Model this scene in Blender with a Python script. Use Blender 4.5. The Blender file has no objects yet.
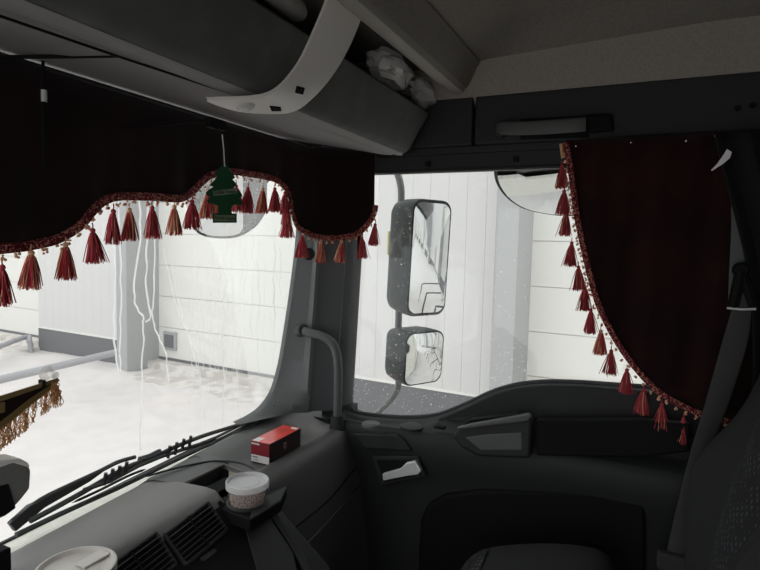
import bpy, bmesh, math, random
from mathutils import Vector, Matrix
random.seed(7)
COL = bpy.context.scene.collection
PI = math.pi
V = Vector

# ------------------------------------------------------------------ camera
F_PX = 560.0
yaw, pit, rol = math.radians(65), math.radians(4.2), 0.025
FW = V((math.sin(yaw)*math.cos(pit), math.cos(yaw)*math.cos(pit), -math.sin(pit)))
R0 = V((math.cos(yaw), -math.sin(yaw), 0)); U0 = R0.cross(FW)
RT = (R0*math.cos(rol) + U0*math.sin(rol)).normalized()
UP = (U0*math.cos(rol) - R0*math.sin(rol)).normalized()
EYE = V((-0.45, 0, 2.55))
cam = bpy.data.objects.new('camera', bpy.data.cameras.new('camera'))
COL.objects.link(cam)
m = Matrix((RT, UP, -FW)).transposed().to_4x4(); m.translation = EYE
cam.matrix_world = m
cam.data.sensor_width = 36; cam.data.lens = F_PX*36/760
cam.data.clip_start = 0.02; cam.data.clip_end = 300
bpy.context.scene.camera = cam

def ray(x, y): return FW + RT*((x-380)/F_PX) - UP*((y-285)/F_PX)
def onplane(x, y, p0, n):
    d = ray(x, y); n = V(n)
    return EYE + d*((V(p0)-EYE).dot(n)/d.dot(n))
def atX(x, y, v): return onplane(x, y, (v, 0, 0), (1, 0, 0))
def atY(x, y, v): return onplane(x, y, (0, v, 0), (0, 1, 0))
def atZ(x, y, v): return onplane(x, y, (0, 0, v), (0, 0, 1))
def onpath(x, y, path):
    d = ray(x, y); best = None
    for (ax, ay), (bx, by) in zip(path, path[1:]):
        ex, ey = bx-ax, by-ay
        det = -d.x*ey + d.y*ex
        if abs(det) < 1e-9: continue
        cx, cy = ax-EYE.x, ay-EYE.y
        t = (-cx*ey + cy*ex)/det
        s = (d.x*cy - d.y*cx)/det
        if t > 0 and -1e-4 <= s <= 1.0001 and (best is None or t < best): best = t
    return EYE + d*best if best else None

# ------------------------------------------------------------------ materials
def mat(name, col, rough=.6, metal=0, bump=None, var=None, spec=.5, alpha=1, sheen=0, trans=0, coat=0):
    m = bpy.data.materials.new(name); m.use_nodes = True
    nt = m.node_tree; b = nt.nodes['Principled BSDF']
    b.inputs['Base Color'].default_value = (*col, 1)
    b.inputs['Roughness'].default_value = rough
    b.inputs['Metallic'].default_value = metal
    b.inputs['Specular IOR Level'].default_value = spec
    b.inputs['Alpha'].default_value = alpha
    b.inputs['Sheen Weight'].default_value = sheen
    b.inputs['Transmission Weight'].default_value = trans
    b.inputs['Coat Weight'].default_value = coat
    tc = nt.nodes.new('ShaderNodeTexCoord')
    if bump:
        n = nt.nodes.new('ShaderNodeTexNoise'); n.inputs['Scale'].default_value = bump[0]; n.inputs['Detail'].default_value = 3
        nt.links.new(tc.outputs['Object'], n.inputs['Vector'])
        bp = nt.nodes.new('ShaderNodeBump'); bp.inputs['Strength'].default_value = bump[1]; bp.inputs['Distance'].default_value = bump[2] if len(bump) > 2 else .002
        nt.links.new(n.outputs['Fac'], bp.inputs['Height']); nt.links.new(bp.outputs['Normal'], b.inputs['Normal'])
    if var:
        n = nt.nodes.new('ShaderNodeTexNoise'); n.inputs['Scale'].default_value = var[0]; n.inputs['Detail'].default_value = 4
        nt.links.new(tc.outputs['Object'], n.inputs['Vector'])
        cr = nt.nodes.new('ShaderNodeValToRGB'); cr.color_ramp.elements[0].position = var[2] if len(var) > 2 else .4; cr.color_ramp.elements[1].position = var[3] if len(var) > 3 else .6
        cr.color_ramp.elements[0].color = (*col, 1); cr.color_ramp.elements[1].color = (*var[1], 1)
        nt.links.new(n.outputs['Fac'], cr.inputs['Fac']); nt.links.new(cr.outputs['Color'], b.inputs['Base Color'])
    return m

def wetmat(name, k):
    m = bpy.data.materials.new(name); m.use_nodes = True
    nt = m.node_tree; nt.nodes.clear()
    o = nt.nodes.new('ShaderNodeOutputMaterial'); t = nt.nodes.new('ShaderNodeBsdfTransparent'); g = nt.nodes.new('ShaderNodeBsdfTranslucent')
    g.inputs['Color'].default_value = (.97, .97, .97, 1)
    mx = nt.nodes.new('ShaderNodeMixShader'); mx.inputs[0].default_value = k
    nt.links.new(t.outputs[0], mx.inputs[1]); nt.links.new(g.outputs[0], mx.inputs[2]); nt.links.new(mx.outputs[0], o.inputs[0])
    return m

def glassmat(name, tint=(.95, .97, .96), extra=0.0):
    m = bpy.data.materials.new(name); m.use_nodes = True
    nt = m.node_tree; nt.nodes.clear()
    o = nt.nodes.new('ShaderNodeOutputMaterial'); t = nt.nodes.new('ShaderNodeBsdfTransparent'); g = nt.nodes.new('ShaderNodeBsdfGlossy')
    t.inputs['Color'].default_value = (*tint, 1); g.inputs['Roughness'].default_value = .02
    mx = nt.nodes.new('ShaderNodeMixShader'); lw = nt.nodes.new('ShaderNodeLayerWeight'); lw.inputs['Blend'].default_value = .5
    pw = nt.nodes.new('ShaderNodeMath'); pw.operation = 'POWER'; pw.inputs[1].default_value = 5
    fr = nt.nodes.new('ShaderNodeMath'); fr.operation = 'MULTIPLY_ADD'; fr.inputs[1].default_value = .9; fr.inputs[2].default_value = .03
    nt.links.new(lw.outputs['Facing'], pw.inputs[0]); nt.links.new(pw.outputs[0], fr.inputs[0])
    nt.links.new(fr.outputs[0], mx.inputs[0]); nt.links.new(t.outputs[0], mx.inputs[1]); nt.links.new(g.outputs[0], mx.inputs[2])
    nt.links.new(mx.outputs[0], o.inputs[0])
    return m

M = {}
M['dash'] = mat('dash_plastic', (.15, .147, .14), .48, bump=(900, .35, .0006), spec=.5)
M['pod'] = mat('pod_plastic', (.075, .077, .075), .5, bump=(900, .35, .0006), spec=.45)
M['dark'] = mat('dark_plastic', (.022, .023, .024), .6, bump=(900, .3, .0006), spec=.35)
M['door'] = mat('door_plastic', (.019, .020, .021), .6, bump=(700, .3, .0006), spec=.35)
M['doorpocket'] = mat('pocket_plastic', (.075, .077, .078), .5, bump=(700, .3, .0006))
M['black'] = mat('black_plastic', (.007, .007, .008), .75, spec=.15)
M['pillar'] = mat('pillar_plastic', (.10, .105, .107), .58, bump=(900, .3, .0006), spec=.4)
M['header'] = mat('header_plastic', (.022, .023, .026), .6, bump=(800, .3, .0006), spec=.3)
M['console'] = mat('console_fabric', (.105, .112, .108), .85, bump=(120, .3, .001), var=(14, (.13, .136, .13)), spec=.2)
M['consolebot'] = mat('console_underside', (.30, .295, .285), .7, bump=(900, .3, .0006), spec=.3)
M['strap'] = mat('light_grey_plastic', (.85, .83, .78), .4, bump=(900, .2, .0004))
M['ceil'] = mat('headliner_cloth', (.205, .19, .165), .95, bump=(500, .5, .001), var=(160, (.235, .22, .195)), spec=.1)
M['ceil2'] = mat('headliner_side_cloth', (.275, .25, .22), .95, bump=(500, .5, .001), var=(160, (.31, .28, .25)), spec=.1)
M['beam'] = mat('beam_cloth', (.36, .345, .31), .9, bump=(500, .3, .001), spec=.1)
M['velvet'] = mat('burgundy_velvet', (.013, .006, .006), .95, bump=(220, .5, .001), var=(7, (.02, .007, .008)), spec=.08, sheen=.12)
M['velvet2'] = mat('burgundy_velvet_side', (.014, .006, .006), .95, bump=(220, .5, .001), var=(6, (.024, .007, .007)), spec=.08, sheen=.1)
M['blackcloth'] = mat('black_cloth', (.016, .016, .017), .9, bump=(200, .4, .001), spec=.1)
M['belt'] = mat('belt_webbing', (.045, .045, .044), .75, bump=(600, .6, .0006), spec=.3)
M['gold'] = mat('gold_thread', (.62, .36, .16), .6, spec=.4)
M['peach'] = mat('peach_thread', (.75, .42, .25), .6, spec=.4)
M['olive'] = mat('olive_gold_tape', (.20, .14, .05), .6, spec=.4)
M['chrome'] = mat('satin_chrome', (.8, .8, .8), .3, metal=.3)
M['mirror'] = mat('mirror_glass', (.80, .83, .83), .02, metal=1)
M['housing'] = mat('wet_mirror_housing', (.028, .034, .033), .5, bump=(180, .25, .001), var=(240, (.12, .13, .13), .64, .7), spec=.3)
M['arm'] = mat('wet_mirror_arm', (.13, .135, .14), .3, bump=(200, .4, .001), var=(300, (.3, .3, .3), .55, .65))
M['snow'] = mat('snow', (.72, .685, .68), .85, bump=(5, .5, .03), var=(3, (.67, .635, .63), .35, .7), spec=.2)
M['snowtan'] = mat('wet_apron', (.55, .52, .49), .8, bump=(20, .4, .01), var=(4, (.72, .69, .67)), spec=.2)
M['wall'] = mat('light_panel_wall', (.65, .64, .635), .6, spec=.3)
M['wallbase'] = mat('slate_base', (.185, .187, .197), .7, bump=(30, .2, .005), spec=.2)
M['pil'] = mat('pillar_concrete', (.41, .415, .42), .75, bump=(20, .2, .005), var=(60, (.47, .47, .47), .62, .7), spec=.2)
M['garage'] = mat('garage_white', (.76, .75, .715), .5, spec=.3)
M['rail'] = mat('rail_paint', (.40, .40, .42), .5, spec=.3)
M['railblack'] = mat('rail_dark', (.05, .05, .05), .5, spec=.3)
M['cowl'] = mat('cream_paint', (.83, .81, .74), .35, bump=(40, .15, .003), var=(30, (.74, .72, .66)))
M['rubber'] = mat('wiper_rubber', (.02, .021, .023), .45)
M['tree'] = mat('green_card', (.010, .060, .022), .7, bump=(300, .2, .0004), spec=.25)
M['treelabel'] = mat('pale_green_band', (.16, .21, .13), .7, spec=.2)
M['ink'] = mat('dark_ink', (.008, .03, .012), .7, spec=.2)
M['string'] = mat('white_string', (.6, .6, .58), .8)
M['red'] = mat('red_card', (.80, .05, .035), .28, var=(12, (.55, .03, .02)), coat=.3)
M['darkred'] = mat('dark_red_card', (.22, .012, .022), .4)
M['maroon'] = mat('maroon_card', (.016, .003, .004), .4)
M['white'] = mat('white_card', (.75, .73, .72), .5)
M['greyink'] = mat('grey_ink', (.25, .22, .22), .6)
M['tublid'] = mat('milky_plastic', (.9, .9, .9), .3, alpha=.42)
M['tubclear'] = mat('clear_plastic', (.8, .8, .8), .12, alpha=.22)
M['tubwhite'] = mat('white_plastic', (.70, .66, .63), .4)
M['seeds'] = mat('brown_granules', (.34, .22, .17), .8, bump=(90, 1, .004), var=(260, (.13, .07, .05)), spec=.2)
M['seatplain'] = mat('plain_seat_cloth', (.03, .03, .031), .9, bump=(500, .4, .001), spec=.1)
M['carpet'] = mat('floor_mat', (.012, .012, .012), .95, bump=(150, 1, .004), spec=.1)
M['plastbag'] = mat('crinkled_clear_film', (.95, .92, .88), .15, alpha=.5, spec=1, bump=(40, 1, .006))
M['bagdark'] = mat('grey_bag_cloth', (.07, .068, .066), .6, bump=(25, .6, .01))
M['suction'] = mat('clear_suction', (.95, .95, .93), .1, alpha=.4)
M['water'] = wetmat('water', .6)
M['frost'] = wetmat('wet_film', .12)
M['drop'] = wetmat('water_drop', .8)
M['stud'] = mat('snap_stud', (.80, .70, .52), .2, metal=.8)
M['lamp'] = mat('lens', (.6, .6, .58), .2)
M['device'] = mat('device_grey', (.2, .2, .19), .5)
M['grille'] = mat('vent_slat', (.016, .017, .018), .55)
M['glass'] = glassmat('window_glass')
M['trailer'] = mat('trailer_skin', (.78, .76, .68), .45)

def threads(name, c1, c2, sc=90):
    m = mat(name, c1, .75, spec=.2); nt = m.node_tree; b = nt.nodes['Principled BSDF']
    oi = nt.nodes.new('ShaderNodeNewGeometry')
    r = nt.nodes.new('ShaderNodeValToRGB'); r.color_ramp.interpolation = 'CONSTANT'
    r.color_ramp.elements[0].color = (*c1, 1); r.color_ramp.elements[1].color = (*c2, 1); r.color_ramp.elements[1].position = sc
    nt.links.new(oi.outputs['Random Per Island'], r.inputs['Fac']); nt.links.new(r.outputs['Color'], b.inputs['Base Color'])
    return m
M['tas'] = threads('burgundy_threads', (.44, .055, .07), (.75, .40, .22), .84)
M['tasgold'] = threads('gold_and_burgundy_threads', (.50, .05, .07), (.78, .46, .25), .6)
M['fringe'] = threads('gold_fringe_threads', (.62, .33, .12), (.85, .55, .30), .5)

def braidmat():
    m = mat('speckled_braid', (.12, .012, .02), .8, spec=.2); nt = m.node_tree; b = nt.nodes['Principled BSDF']
    tc = nt.nodes.new('ShaderNodeTexCoord'); v = nt.nodes.new('ShaderNodeTexVoronoi'); v.inputs['Scale'].default_value = 420
    r = nt.nodes.new('ShaderNodeValToRGB'); e = r.color_ramp.elements
    e[0].color = (.13, .010, .022, 1); e[0].position = .66; e[1].color = (.62, .28, .20, 1); e[1].position = .80
    e2 = r.color_ramp.elements.new(.5); e2.color = (.16, .014, .024, 1)
    s = nt.nodes.new('ShaderNodeSeparateColor')
    nt.links.new(tc.outputs['Object'], v.inputs['Vector']); nt.links.new(v.outputs['Color'], s.inputs[0]); nt.links.new(s.outputs[0], r.inputs['Fac'])
    nt.links.new(r.outputs['Color'], b.inputs['Base Color'])
    bp = nt.nodes.new('ShaderNodeBump'); bp.inputs['Distance'].default_value = .003; nt.links.new(v.outputs['Distance'], bp.inputs['Height']); nt.links.new(bp.outputs['Normal'], b.inputs['Normal'])
    return m
M['braid'] = braidmat()

def seatmat():
    m = mat('dotted_seat_cloth', (.03, .03, .032), .9, spec=.15); nt = m.node_tree; b = nt.nodes['Principled BSDF']
    tc = nt.nodes.new('ShaderNodeTexCoord'); mp = nt.nodes.new('ShaderNodeMapping'); mp.inputs['Scale'].default_value = (85, 85, 85); mp.inputs['Rotation'].default_value = (.5, .3, .4)
    v = nt.nodes.new('ShaderNodeTexVoronoi'); v.inputs['Scale'].default_value = 1.0; v.inputs['Randomness'].default_value = .25
    r = nt.nodes.new('ShaderNodeValToRGB'); e = r.color_ramp.elements
    e[0].position = .2; e[0].color = (.09, .09, .095, 1); e[1].position = .36; e[1].color = (.026, .026, .028, 1)
    nt.links.new(tc.outputs['Object'], mp.inputs[0]); nt.links.new(mp.outputs[0], v.inputs['Vector']); nt.links.new(v.outputs['Distance'], r.inputs['Fac']); nt.links.new(r.outputs['Color'], b.inputs['Base Color'])
    return m
M['seatdot'] = seatmat()

# ------------------------------------------------------------------ objects
WL = {}
def wloc(p): return WL[p.name] if p is not None else V((0, 0, 0))
def tag(o, label=None, cat=None, group=None, kind=None):
    if label: o['label'] = label
    if cat: o['category'] = cat
    if group: o['group'] = group
    if kind: o['kind'] = kind
    return o
def thing(name, label, cat, loc, group=None, kind=None):
    o = bpy.data.objects.new(name, None); COL.objects.link(o); o.empty_display_size = .05
    o.location = loc; WL[o.name] = V(loc); return tag(o, label, cat, group, kind)
def finish(me, bevel, o, angle=35, subsurf=0, smooth=True):
    if smooth:
        for p in me.polygons: p.use_smooth = True
        me.set_sharp_from_angle(angle=math.radians(angle))
    if bevel:
        b = o.modifiers.new('bevel', 'BEVEL'); b.width = bevel; b.segments = 3; b.limit_method = 'ANGLE'; b.angle_limit = math.radians(30)
        for p in me.polygons: p.use_smooth = True
        b.harden_normals = False
        me.set_sharp_from_angle(angle=math.radians(80))
    if subsurf:
        s = o.modifiers.new('sub', 'SUBSURF'); s.levels = subsurf; s.render_levels = subsurf
def obj(name, bm, material, parent=None, bevel=0, solid=0, subsurf=0, angle=35, offset=-1, normals=True):
    if normals: bmesh.ops.recalc_face_normals(bm, faces=bm.faces)
    me = bpy.data.meshes.new(name); 
    if parent is not None: off = wloc(parent)
    else:
        xs = [v.co for v in bm.verts]
        off = V((sum(c.x for c in xs)/len(xs), sum(c.y for c in xs)/len(xs), min(c.z for c in xs)))
    bm.transform(Matrix.Translation(-off)); bm.to_mesh(me); bm.free()
    me.materials.append(material if not isinstance(material, str) else M[material])
    o = bpy.data.objects.new(name, me); COL.objects.link(o)
    if parent is not None: o.parent = parent; WL[o.name] = wloc(parent)
    else: o.location = off; WL[o.name] = off
    if solid:
        s = o.modifiers.new('solid', 'SOLIDIFY'); s.thickness = solid; s.offset = offset
    finish(me, bevel, o, angle, subsurf)
    return o
def B(): return bmesh.new()
def box(bm, a, b, rot=None, piv=None):
    a = V(a); b = V(b); c = (a+b)/2; s = b-a
    mt = Matrix.Translation(c) @ (rot if rot else Matrix.Identity(4)) @ Matrix.Diagonal((abs(s.x), abs(s.y), abs(s.z), 1))
    bmesh.ops.create_cube(bm, size=1, matrix=mt); return bm
def prism(bm, pts, vec):
    vec = V(vec); n = len(pts)
    a = [bm.verts.new(p) for p in pts]; b = [bm.verts.new(V(p)+vec) for p in pts]
    bm.faces.new(a); bm.faces.new(b[::-1])
    for i in range(n): bm.faces.new((a[i], b[i], b[(i+1) % n], a[(i+1) % n]))
    return bm
def grid(bm, rows, closeu=False, closev=False):
    vs = [[bm.verts.new(p) for p in r] for r in rows]
    nr, nc = len(vs), len(vs[0])
    for i in range(nr if closeu else nr-1):
        for j in range(nc if closev else nc-1):
            i2, j2 = (i+1) % nr, (j+1) % nc
            try: bm.faces.new((vs[i][j], vs[i][j2], vs[i2][j2], vs[i2][j]))
            except ValueError: pass
    return vs
def tube(bm, pts, r, seg=10, caps=True, flat=None):
    pts = [V(p) for p in pts]; n = len(pts); rows = []
    rr = r if isinstance(r, (list, tuple)) else [r]*n
    t0 = (pts[1]-pts[0]).normalized(); a = t0.orthogonal().normalized()
    for i, p in enumerate(pts):
        t = (pts[min(i+1, n-1)]-pts[max(i-1, 0)]).normalized()
        a = (a - t*a.dot(t)).normalized(); b = t.cross(a)
        rows.append([p + (a*math.cos(k*2*PI/seg)+b*math.sin(k*2*PI/seg))*rr[i] for k in range(seg)])
    vs = grid(bm, rows, closev=True)
    if caps: bm.faces.new(vs[0][::-1]); bm.faces.new(vs[-1])
    return bm
def lathe(bm, prof, c, axis=(0, 0, 1), seg=32):
    q = V((0, 0, 1)).rotation_difference(V(axis)).to_matrix()
    rows = [[V(c)+q@V((r*math.cos(k*2*PI/seg), r*math.sin(k*2*PI/seg), z)) for k in range(seg)] for r, z in prof]
    vs = grid(bm, rows, closev=True)
    if prof[0][0] > 1e-5: bm.faces.new(vs[0][::-1])
    if prof[-1][0] > 1e-5: bm.faces.new(vs[-1])
    bmesh.ops.remove_doubles(bm, verts=bm.verts, dist=1e-6)
    return bm
def sph(bm, c, r, u=8, v=6, sc=(1, 1, 1)):
    bmesh.ops.create_uvsphere(bm, u_segments=u, v_segments=v, radius=r, matrix=Matrix.Translation(V(c)) @ Matrix.Diagonal((*sc, 1))); return bm
def smooth(pts, n=8):
    """Catmull-Rom through points"""
    P = [V(p) for p in pts]; out = []
    P = [P[0]*2-P[1]] + P + [P[-1]*2-P[-2]]
    for i in range(1, len(P)-2):
        for k in range(n):
            t = k/n
            out.append(.5*((2*P[i])+(P[i+1]-P[i-1])*t+(2*P[i-1]-5*P[i]+4*P[i+1]-P[i+2])*t*t+(3*P[i]-P[i-1]-3*P[i+1]+P[i+2])*t**3))
    out.append(P[-2]); return out
def sm2(pts, n=8): return [(p.x, p.y) for p in smooth([(x, y, 0) for x, y in pts], n)]
def rrect(c, u, v, w, h, r, n=5):
    """rounded rectangle points around c spanned by unit vectors u,v"""
    out = []
    for sx, sy, a0 in ((1, 1, 0), (-1, 1, 90), (-1, -1, 180), (1, -1, 270)):
        for k in range(n+1):
            a = math.radians(a0+90*k/n)
            out.append(V(c)+V(u)*(sx*(w/2-r)+r*math.cos(a))+V(v)*(sy*(h/2-r)+r*math.sin(a)))
    return out
def struct(name, bm, material, **k):
    lab = k.pop('label', None); cat = k.pop('cat', None)
    return tag(obj(name, bm, material, **k), lab, cat, kind='structure')
def text_mesh(name, s, size, mw, material, parent, extrude=.0003):
    cu = bpy.data.curves.new(name, 'FONT'); cu.body = s; cu.size = size; cu.align_x = 'CENTER'; cu.align_y = 'CENTER'; cu.extrude = extrude
    t = bpy.data.objects.new(name, cu); COL.objects.link(t)
    bpy.context.view_layer.update()
    me = bpy.data.meshes.new_from_object(t.evaluated_get(bpy.context.evaluated_depsgraph_get()))
    bpy.data.objects.remove(t)
    me.transform(Matrix.Translation(-wloc(parent)) @ mw)
    me.materials.clear(); me.materials.append(M[material])
    o = bpy.data.objects.new(name, me); COL.objects.link(o); o.parent = parent; WL[o.name] = wloc(parent); me.name = name
    return o

# ================================================================== OUTSIDE
ba = math.radians(3.5)
bB = V((math.sin(ba), math.cos(ba), 0)); nN = V((math.cos(ba), -math.sin(ba), 0))
def W(al, pe, z): return V((EYE.x, EYE.y, z)) + bB*al + nN*pe     # building coordinates
GZ = -.25
bm = B(); rows = []
for al in [-110+4*q for q in range(24)]+[-15+.35*q for q in range(140)]:
    r = []
    for j in range(90):
        pe = -10 + j*.21
        z = GZ + .025*math.sin(al*1.3+pe*.7) + .018*math.sin(al*3.1-pe*2.3)
        if 6.9 < pe < 8.0 and al > 8.2: z += .8* math.sin((pe-6.9)/1.1*PI)*(.05+.03*math.sin(al*2.2+pe*4)+.03*math.sin(al*5.3-pe*7)+.015*math.sin(al*11+pe*13))
        if pe > 8.0: z = GZ
        r.append(W(al, pe, z))
    rows.append(r)
grid(bm, rows); struct('ground', bm, 'snow', label='white snow covering the yard beside the truck', cat='ground')
def wbox(bm, a0, a1, p0, p1, z0, z1):
    return prism(bm, [W(a0, p0, z0), W(a1, p0, z0), W(a1, p1, z0), W(a0, p1, z0)], (0, 0, z1-z0))
bm = B()
for k in range(-8, 5):
    a_ = 5.95+7.95*(k-1); wbox(bm, a_, a_+3.98, 8.0, 9.2, -.4, -.06)
    prism(bm, [W(a_-.1, 7.15, -.24), W(a_+3.9, 7.35, -.24), W(a_+3.9, 8.01, -.19), W(a_-.1, 8.01, -.19)], (0, 0, -.1))
struct('driveway', bm, 'snowtan', label='wet grey concrete apron in front of the garage doors', cat='driveway')
WT = 7.5
walls = [(2.0+7.95*k, 5.9+7.95*k) for k in range(-9, 4)]
bmw, bmb, bml = B(), B(), B()
for a0, a1 in walls:
    n = int(round((a1-a0)/.29)); w = (a1-a0)/n
    for q in range(n):   # separate cladding ribs with a fine seam between them
        wbox(bmw, a0+q*w+.0015, a0+(q+1)*w-.0015, 8.0, 8.03, .33, WT)
    wbox(bmw, a0, a1, 8.03, 9.2, -.2, WT)
    wbox(bmb, a0, a1, 7.985, 8.03, -.4, .29)
    wbox(bml, a0, a1, 7.97, 8.03, .29, .33)
wbox(bmw, -75, 32, 8.2, 9.2, 4.35, WT)
struct('wall_right', bmw, 'wall', label='light grey ribbed panel wall of the garage building', cat='wall')
struct('trim_1', bmb, 'wallbase', label='slate grey plinth along the foot of the building wall', cat='trim')
struct('trim_2', bml, 'garage', label='thin white flashing above the slate grey plinth', cat='trim')
for i, (a0, a1) in enumerate(walls[6:]):
    bm = B(); wbox(bm, a0-.02, a0+.30, 7.5, 8.32, -.4, WT)
    struct('wall_pillar', bm, 'pil', bevel=.01, cat='pillar')
PILS = [o for o in COL.objects if o.name.startswith('wall_pillar')]
for i, o in enumerate(PILS):
    o['label'] = ['projecting grey wall pillar far behind the truck', 'grey wall pillar behind the truck cab', 'grey wall pillar just behind the truck cab', 'wide grey wall pillar seen through the side window', 'grey wall pillar seen through the windscreen beside the plinth', 'grey wall pillar far ahead behind the curtain', 'farthest grey wall pillar ahead of the truck'][i]
for k, i in enumerate(range(-3, 4)):
    a1 = 2.0+7.95*i; a0 = a1-4.05
    bm = B()
    z = -.02
    while z < 4.3:
        z1 = min(z+.667, 4.33)
        wbox(bm, a0, a1, 8.3, 8.36, z+.006, z1-.006); z = z1
    wbox(bm, a0, a1, 8.325, 8.4, -.05, 4.35)
    g = struct('door_%d' % (k+2), bm, 'garage', bevel=.004, cat='garage door')
    g['label'] = ['white sectional garage door far behind the truck', 'white sectional garage door behind the truck', 'white sectional garage door next behind the cab', 'white sectional garage door seen beside the tasselled side curtain',
                  'white sectional garage door with small square vent seen through windscreen', 'white sectional garage door at far left of the windscreen', 'farthest white garage door ahead'][k]
    bm = B(); wbox(bm, a0, a1, 8.29, 8.33, -.06, 0.0); obj('bottom_seal', bm, 'wallbase', g)
    if i == 1:
        va = onplane(171, 341, W(0, 8.3, 0), nN); vb = (va-V((EYE.x, EYE.y, 0))).dot(bB)
        bm = B(); wbox(bm, vb-.19, vb+.19, 8.25, 8.31, va.z-.19, va.z+.2); v = obj('vent_box', bm, 'rail', g, bevel=.01)
        bm = B(); wbox(bm, vb-.13, vb+.13, 8.235, 8.255, va.z-.13, va.z+.14); obj('vent_opening', bm, M['wallbase'], v)
for i in range(-9, -3):
    a1 = 2.0+7.95*i; a0 = a1-4.05
bm = B(); wbox(bm, -78, -26, 8.33, 8.4, -.05, 4.35); struct('wall_far', bm, 'garage')
# guard rails in the yard
def gp(x, y, z): return atZ(x, y, z)
bm = B()
A = gp(-40, 389, .42); Bq = gp(118, 352, .42)
tube(bm, [A, Bq], .062, 12)
rail = thing('guard_rail', 'long grey steel pipe rail standing in the snow in front of wall', 'rail', (A.x, A.y, GZ))
obj('pipe', bm, 'rail', rail)
for t in (.1,):
    p = A.lerp(Bq, t); obj('post', tube(B(), [(p.x, p.y, GZ-.1), (p.x, p.y, .42)], .05, 10), 'rail', rail)
bm = B(); a = gp(-60, 371, .08); b = gp(22, 338, .08); c = V((b.x+.10, b.y-.12, .0)); d = V((c.x+.02, c.y-.03, GZ-.1))
tube(bm, smooth([a, b, c, d], 6), .06, 12)
tag(obj('bent_rail', bm, 'rail'), 'grey pipe rail bent down into snow beside the far garage door', 'rail')
rb = thing('barrier_rack', 'dark steel barrier of rails on the snow, seen in the mirror', 'barrier', (3.5, -4, GZ))
for q in range(5):
    y = -2.5-q*1.6
    bm = B(); tube(bm, [(3.2, y, .5), (4.6, y-.3, .5)], .025, 8); obj('crossbar', bm, 'railblack', rb)
    obj('post', tube(B(), [(3.2, y, GZ), (3.2, y, .5)], .025, 8), 'railblack', rb); obj('post', tube(B(), [(4.6, y-.3, GZ), (4.6, y-.3, .5)], .025, 8), 'railblack', rb)
bm = B(); tube(bm, [(4.6, -2, .5), (4.6, -10, .5)], .03, 8); obj('pipe', bm, 'railblack', rb)
# trailer body behind the cab, seen in the mirrors
tr = thing('semi_trailer', 'cream box trailer behind the truck cab, seen in the mirrors', 'trailer', (0, -8, GZ))
obj('body', box(B(), (-1.25, -13, .9), (1.2, -1.9, 3.7)), 'trailer', tr, bevel=.03)
obj('skirt', box(B(), (-1.15, -12, .2), (1.15, -3, .9)), 'railblack', tr, bevel=.02)
for y in (-9, -10.4, -11.8):
    obj('wheel', lathe(B(), [(.2, 0), (.5, .02), (.52, .1), (.52, .25), (.5, .33), (.2, .35)], (.85, y, GZ+.52), (1, 0, 0)), 'rubber', tr)

# ================================================================== CAB SHELL
def wsY(z): return 1.03-.125*(z-1.97)     # windscreen plane
def onws(x, y, off=0):                     # point on the windscreen, off = metres outward
    n = V((0, 1, .125)).normalized()
    return onplane(x, y, V((0, 1.03, 1.97))+n*off, n)
struct('floor', box(B(), (-1.1, -1.6, 1.2), (1.1, 1.0, 1.28)), 'carpet')
struct('wall_rear', box(B(), (-1.1, -1.65, 1.2), (1.1, -1.6, 3.35)), 'strap')
bm = B()  # driver's side wall; unseen doorway left open to bring in more daylight
box(bm, (-1.15, -1.6, 2.86), (-1.1, 1.0, 3.35)); box(bm, (-1.15, -1.6, 1.2), (-1.1, -.3, 2.86)); box(bm, (-1.15, .90, 1.2), (-1.1, 1.0, 2.86))
struct('wall_left', bm, 'header')
# front wall under and above the windscreen
bm = B(); box(bm, (-1.15, 1.05, .8), (1.1, 1.12, 1.86)); struct('wall_front', bm, 'cowl')
# windscreen glass
bm = B(); prism(bm, [(-1.08, wsY(1.95), 1.95), (1.02, wsY(1.95), 1.95), (1.02, wsY(2.9), 2.9), (-1.08, wsY(2.9), 2.9)], (0, .006, .001))
struct('window_1', bm, 'glass', label='windscreen of the truck cab', cat='window')
# header above windscreen (outside skin + roof front)
bm = B(); box(bm, (-1.15, .90, 2.86), (1.12, .98, 3.35)); struct('trim_3', bm, 'header')
# ceiling + cove on the right
prof = [(1.075, 2.93), (1.05, 2.953), (1.045, 2.99), (1.03, 3.035), (.99, 3.075), (.93, 3.10), (.8, 3.115), (.4, 3.13), (-.3, 3.14), (-1.1, 3.12)]
dzz = lambda y: max(0, min(.03, (.5-y)*.05))
ys = [-1.6+i*.1 for i in range(17)]+[.04*i for i in range(1, 25)]
lim = lambda y: 3.032+max(0, .42-y)*.45
bm = B(); grid(bm, [[(x, y, min(lim(y)+.0, z+(dzz(y) if i == 0 else 0))) for i, (x, z) in enumerate(prof[3:])] for y in ys]); struct('ceiling', bm, 'ceil')
bm = B(); grid(bm, [[(x, y, min(lim(y), z+(dzz(y) if i == 3 else 0))) for i, (x, z) in enumerate(prof[:4])] for y in ys]); struct('trim_4', bm, 'ceil2', label='beige cloth lining curving up from the door header', cat='trim')
hx0, hx1, hy0, hy1 = -.35, .40, -1.0, -.45  # extent of the unseen roof hatch, added to brighten the cab interior
bm = B()
for a_, b_ in (((-1.15, -1.65), (1.15, hy0)), ((-1.15, hy1), (1.15, 1.0)), ((-1.15, hy0), (hx0, hy1)), ((hx1, hy0), (1.15, hy1))): box(bm, (a_[0], a_[1], 3.3), (b_[0], b_[1], 3.36))
struct('roof', bm, 'cowl')
bm = B()
for a_, b_ in (((hx0-.03, hy0-.03), (hx1+.03, hy0)), ((hx0-.03, hy1), (hx1+.03, hy1+.03)), ((hx0-.03, hy0), (hx0, hy1)), ((hx1, hy0), (hx1+.03, hy1))): box(bm, (a_[0], a_[1], 3.11), (b_[0], b_[1], 3.36))
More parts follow.
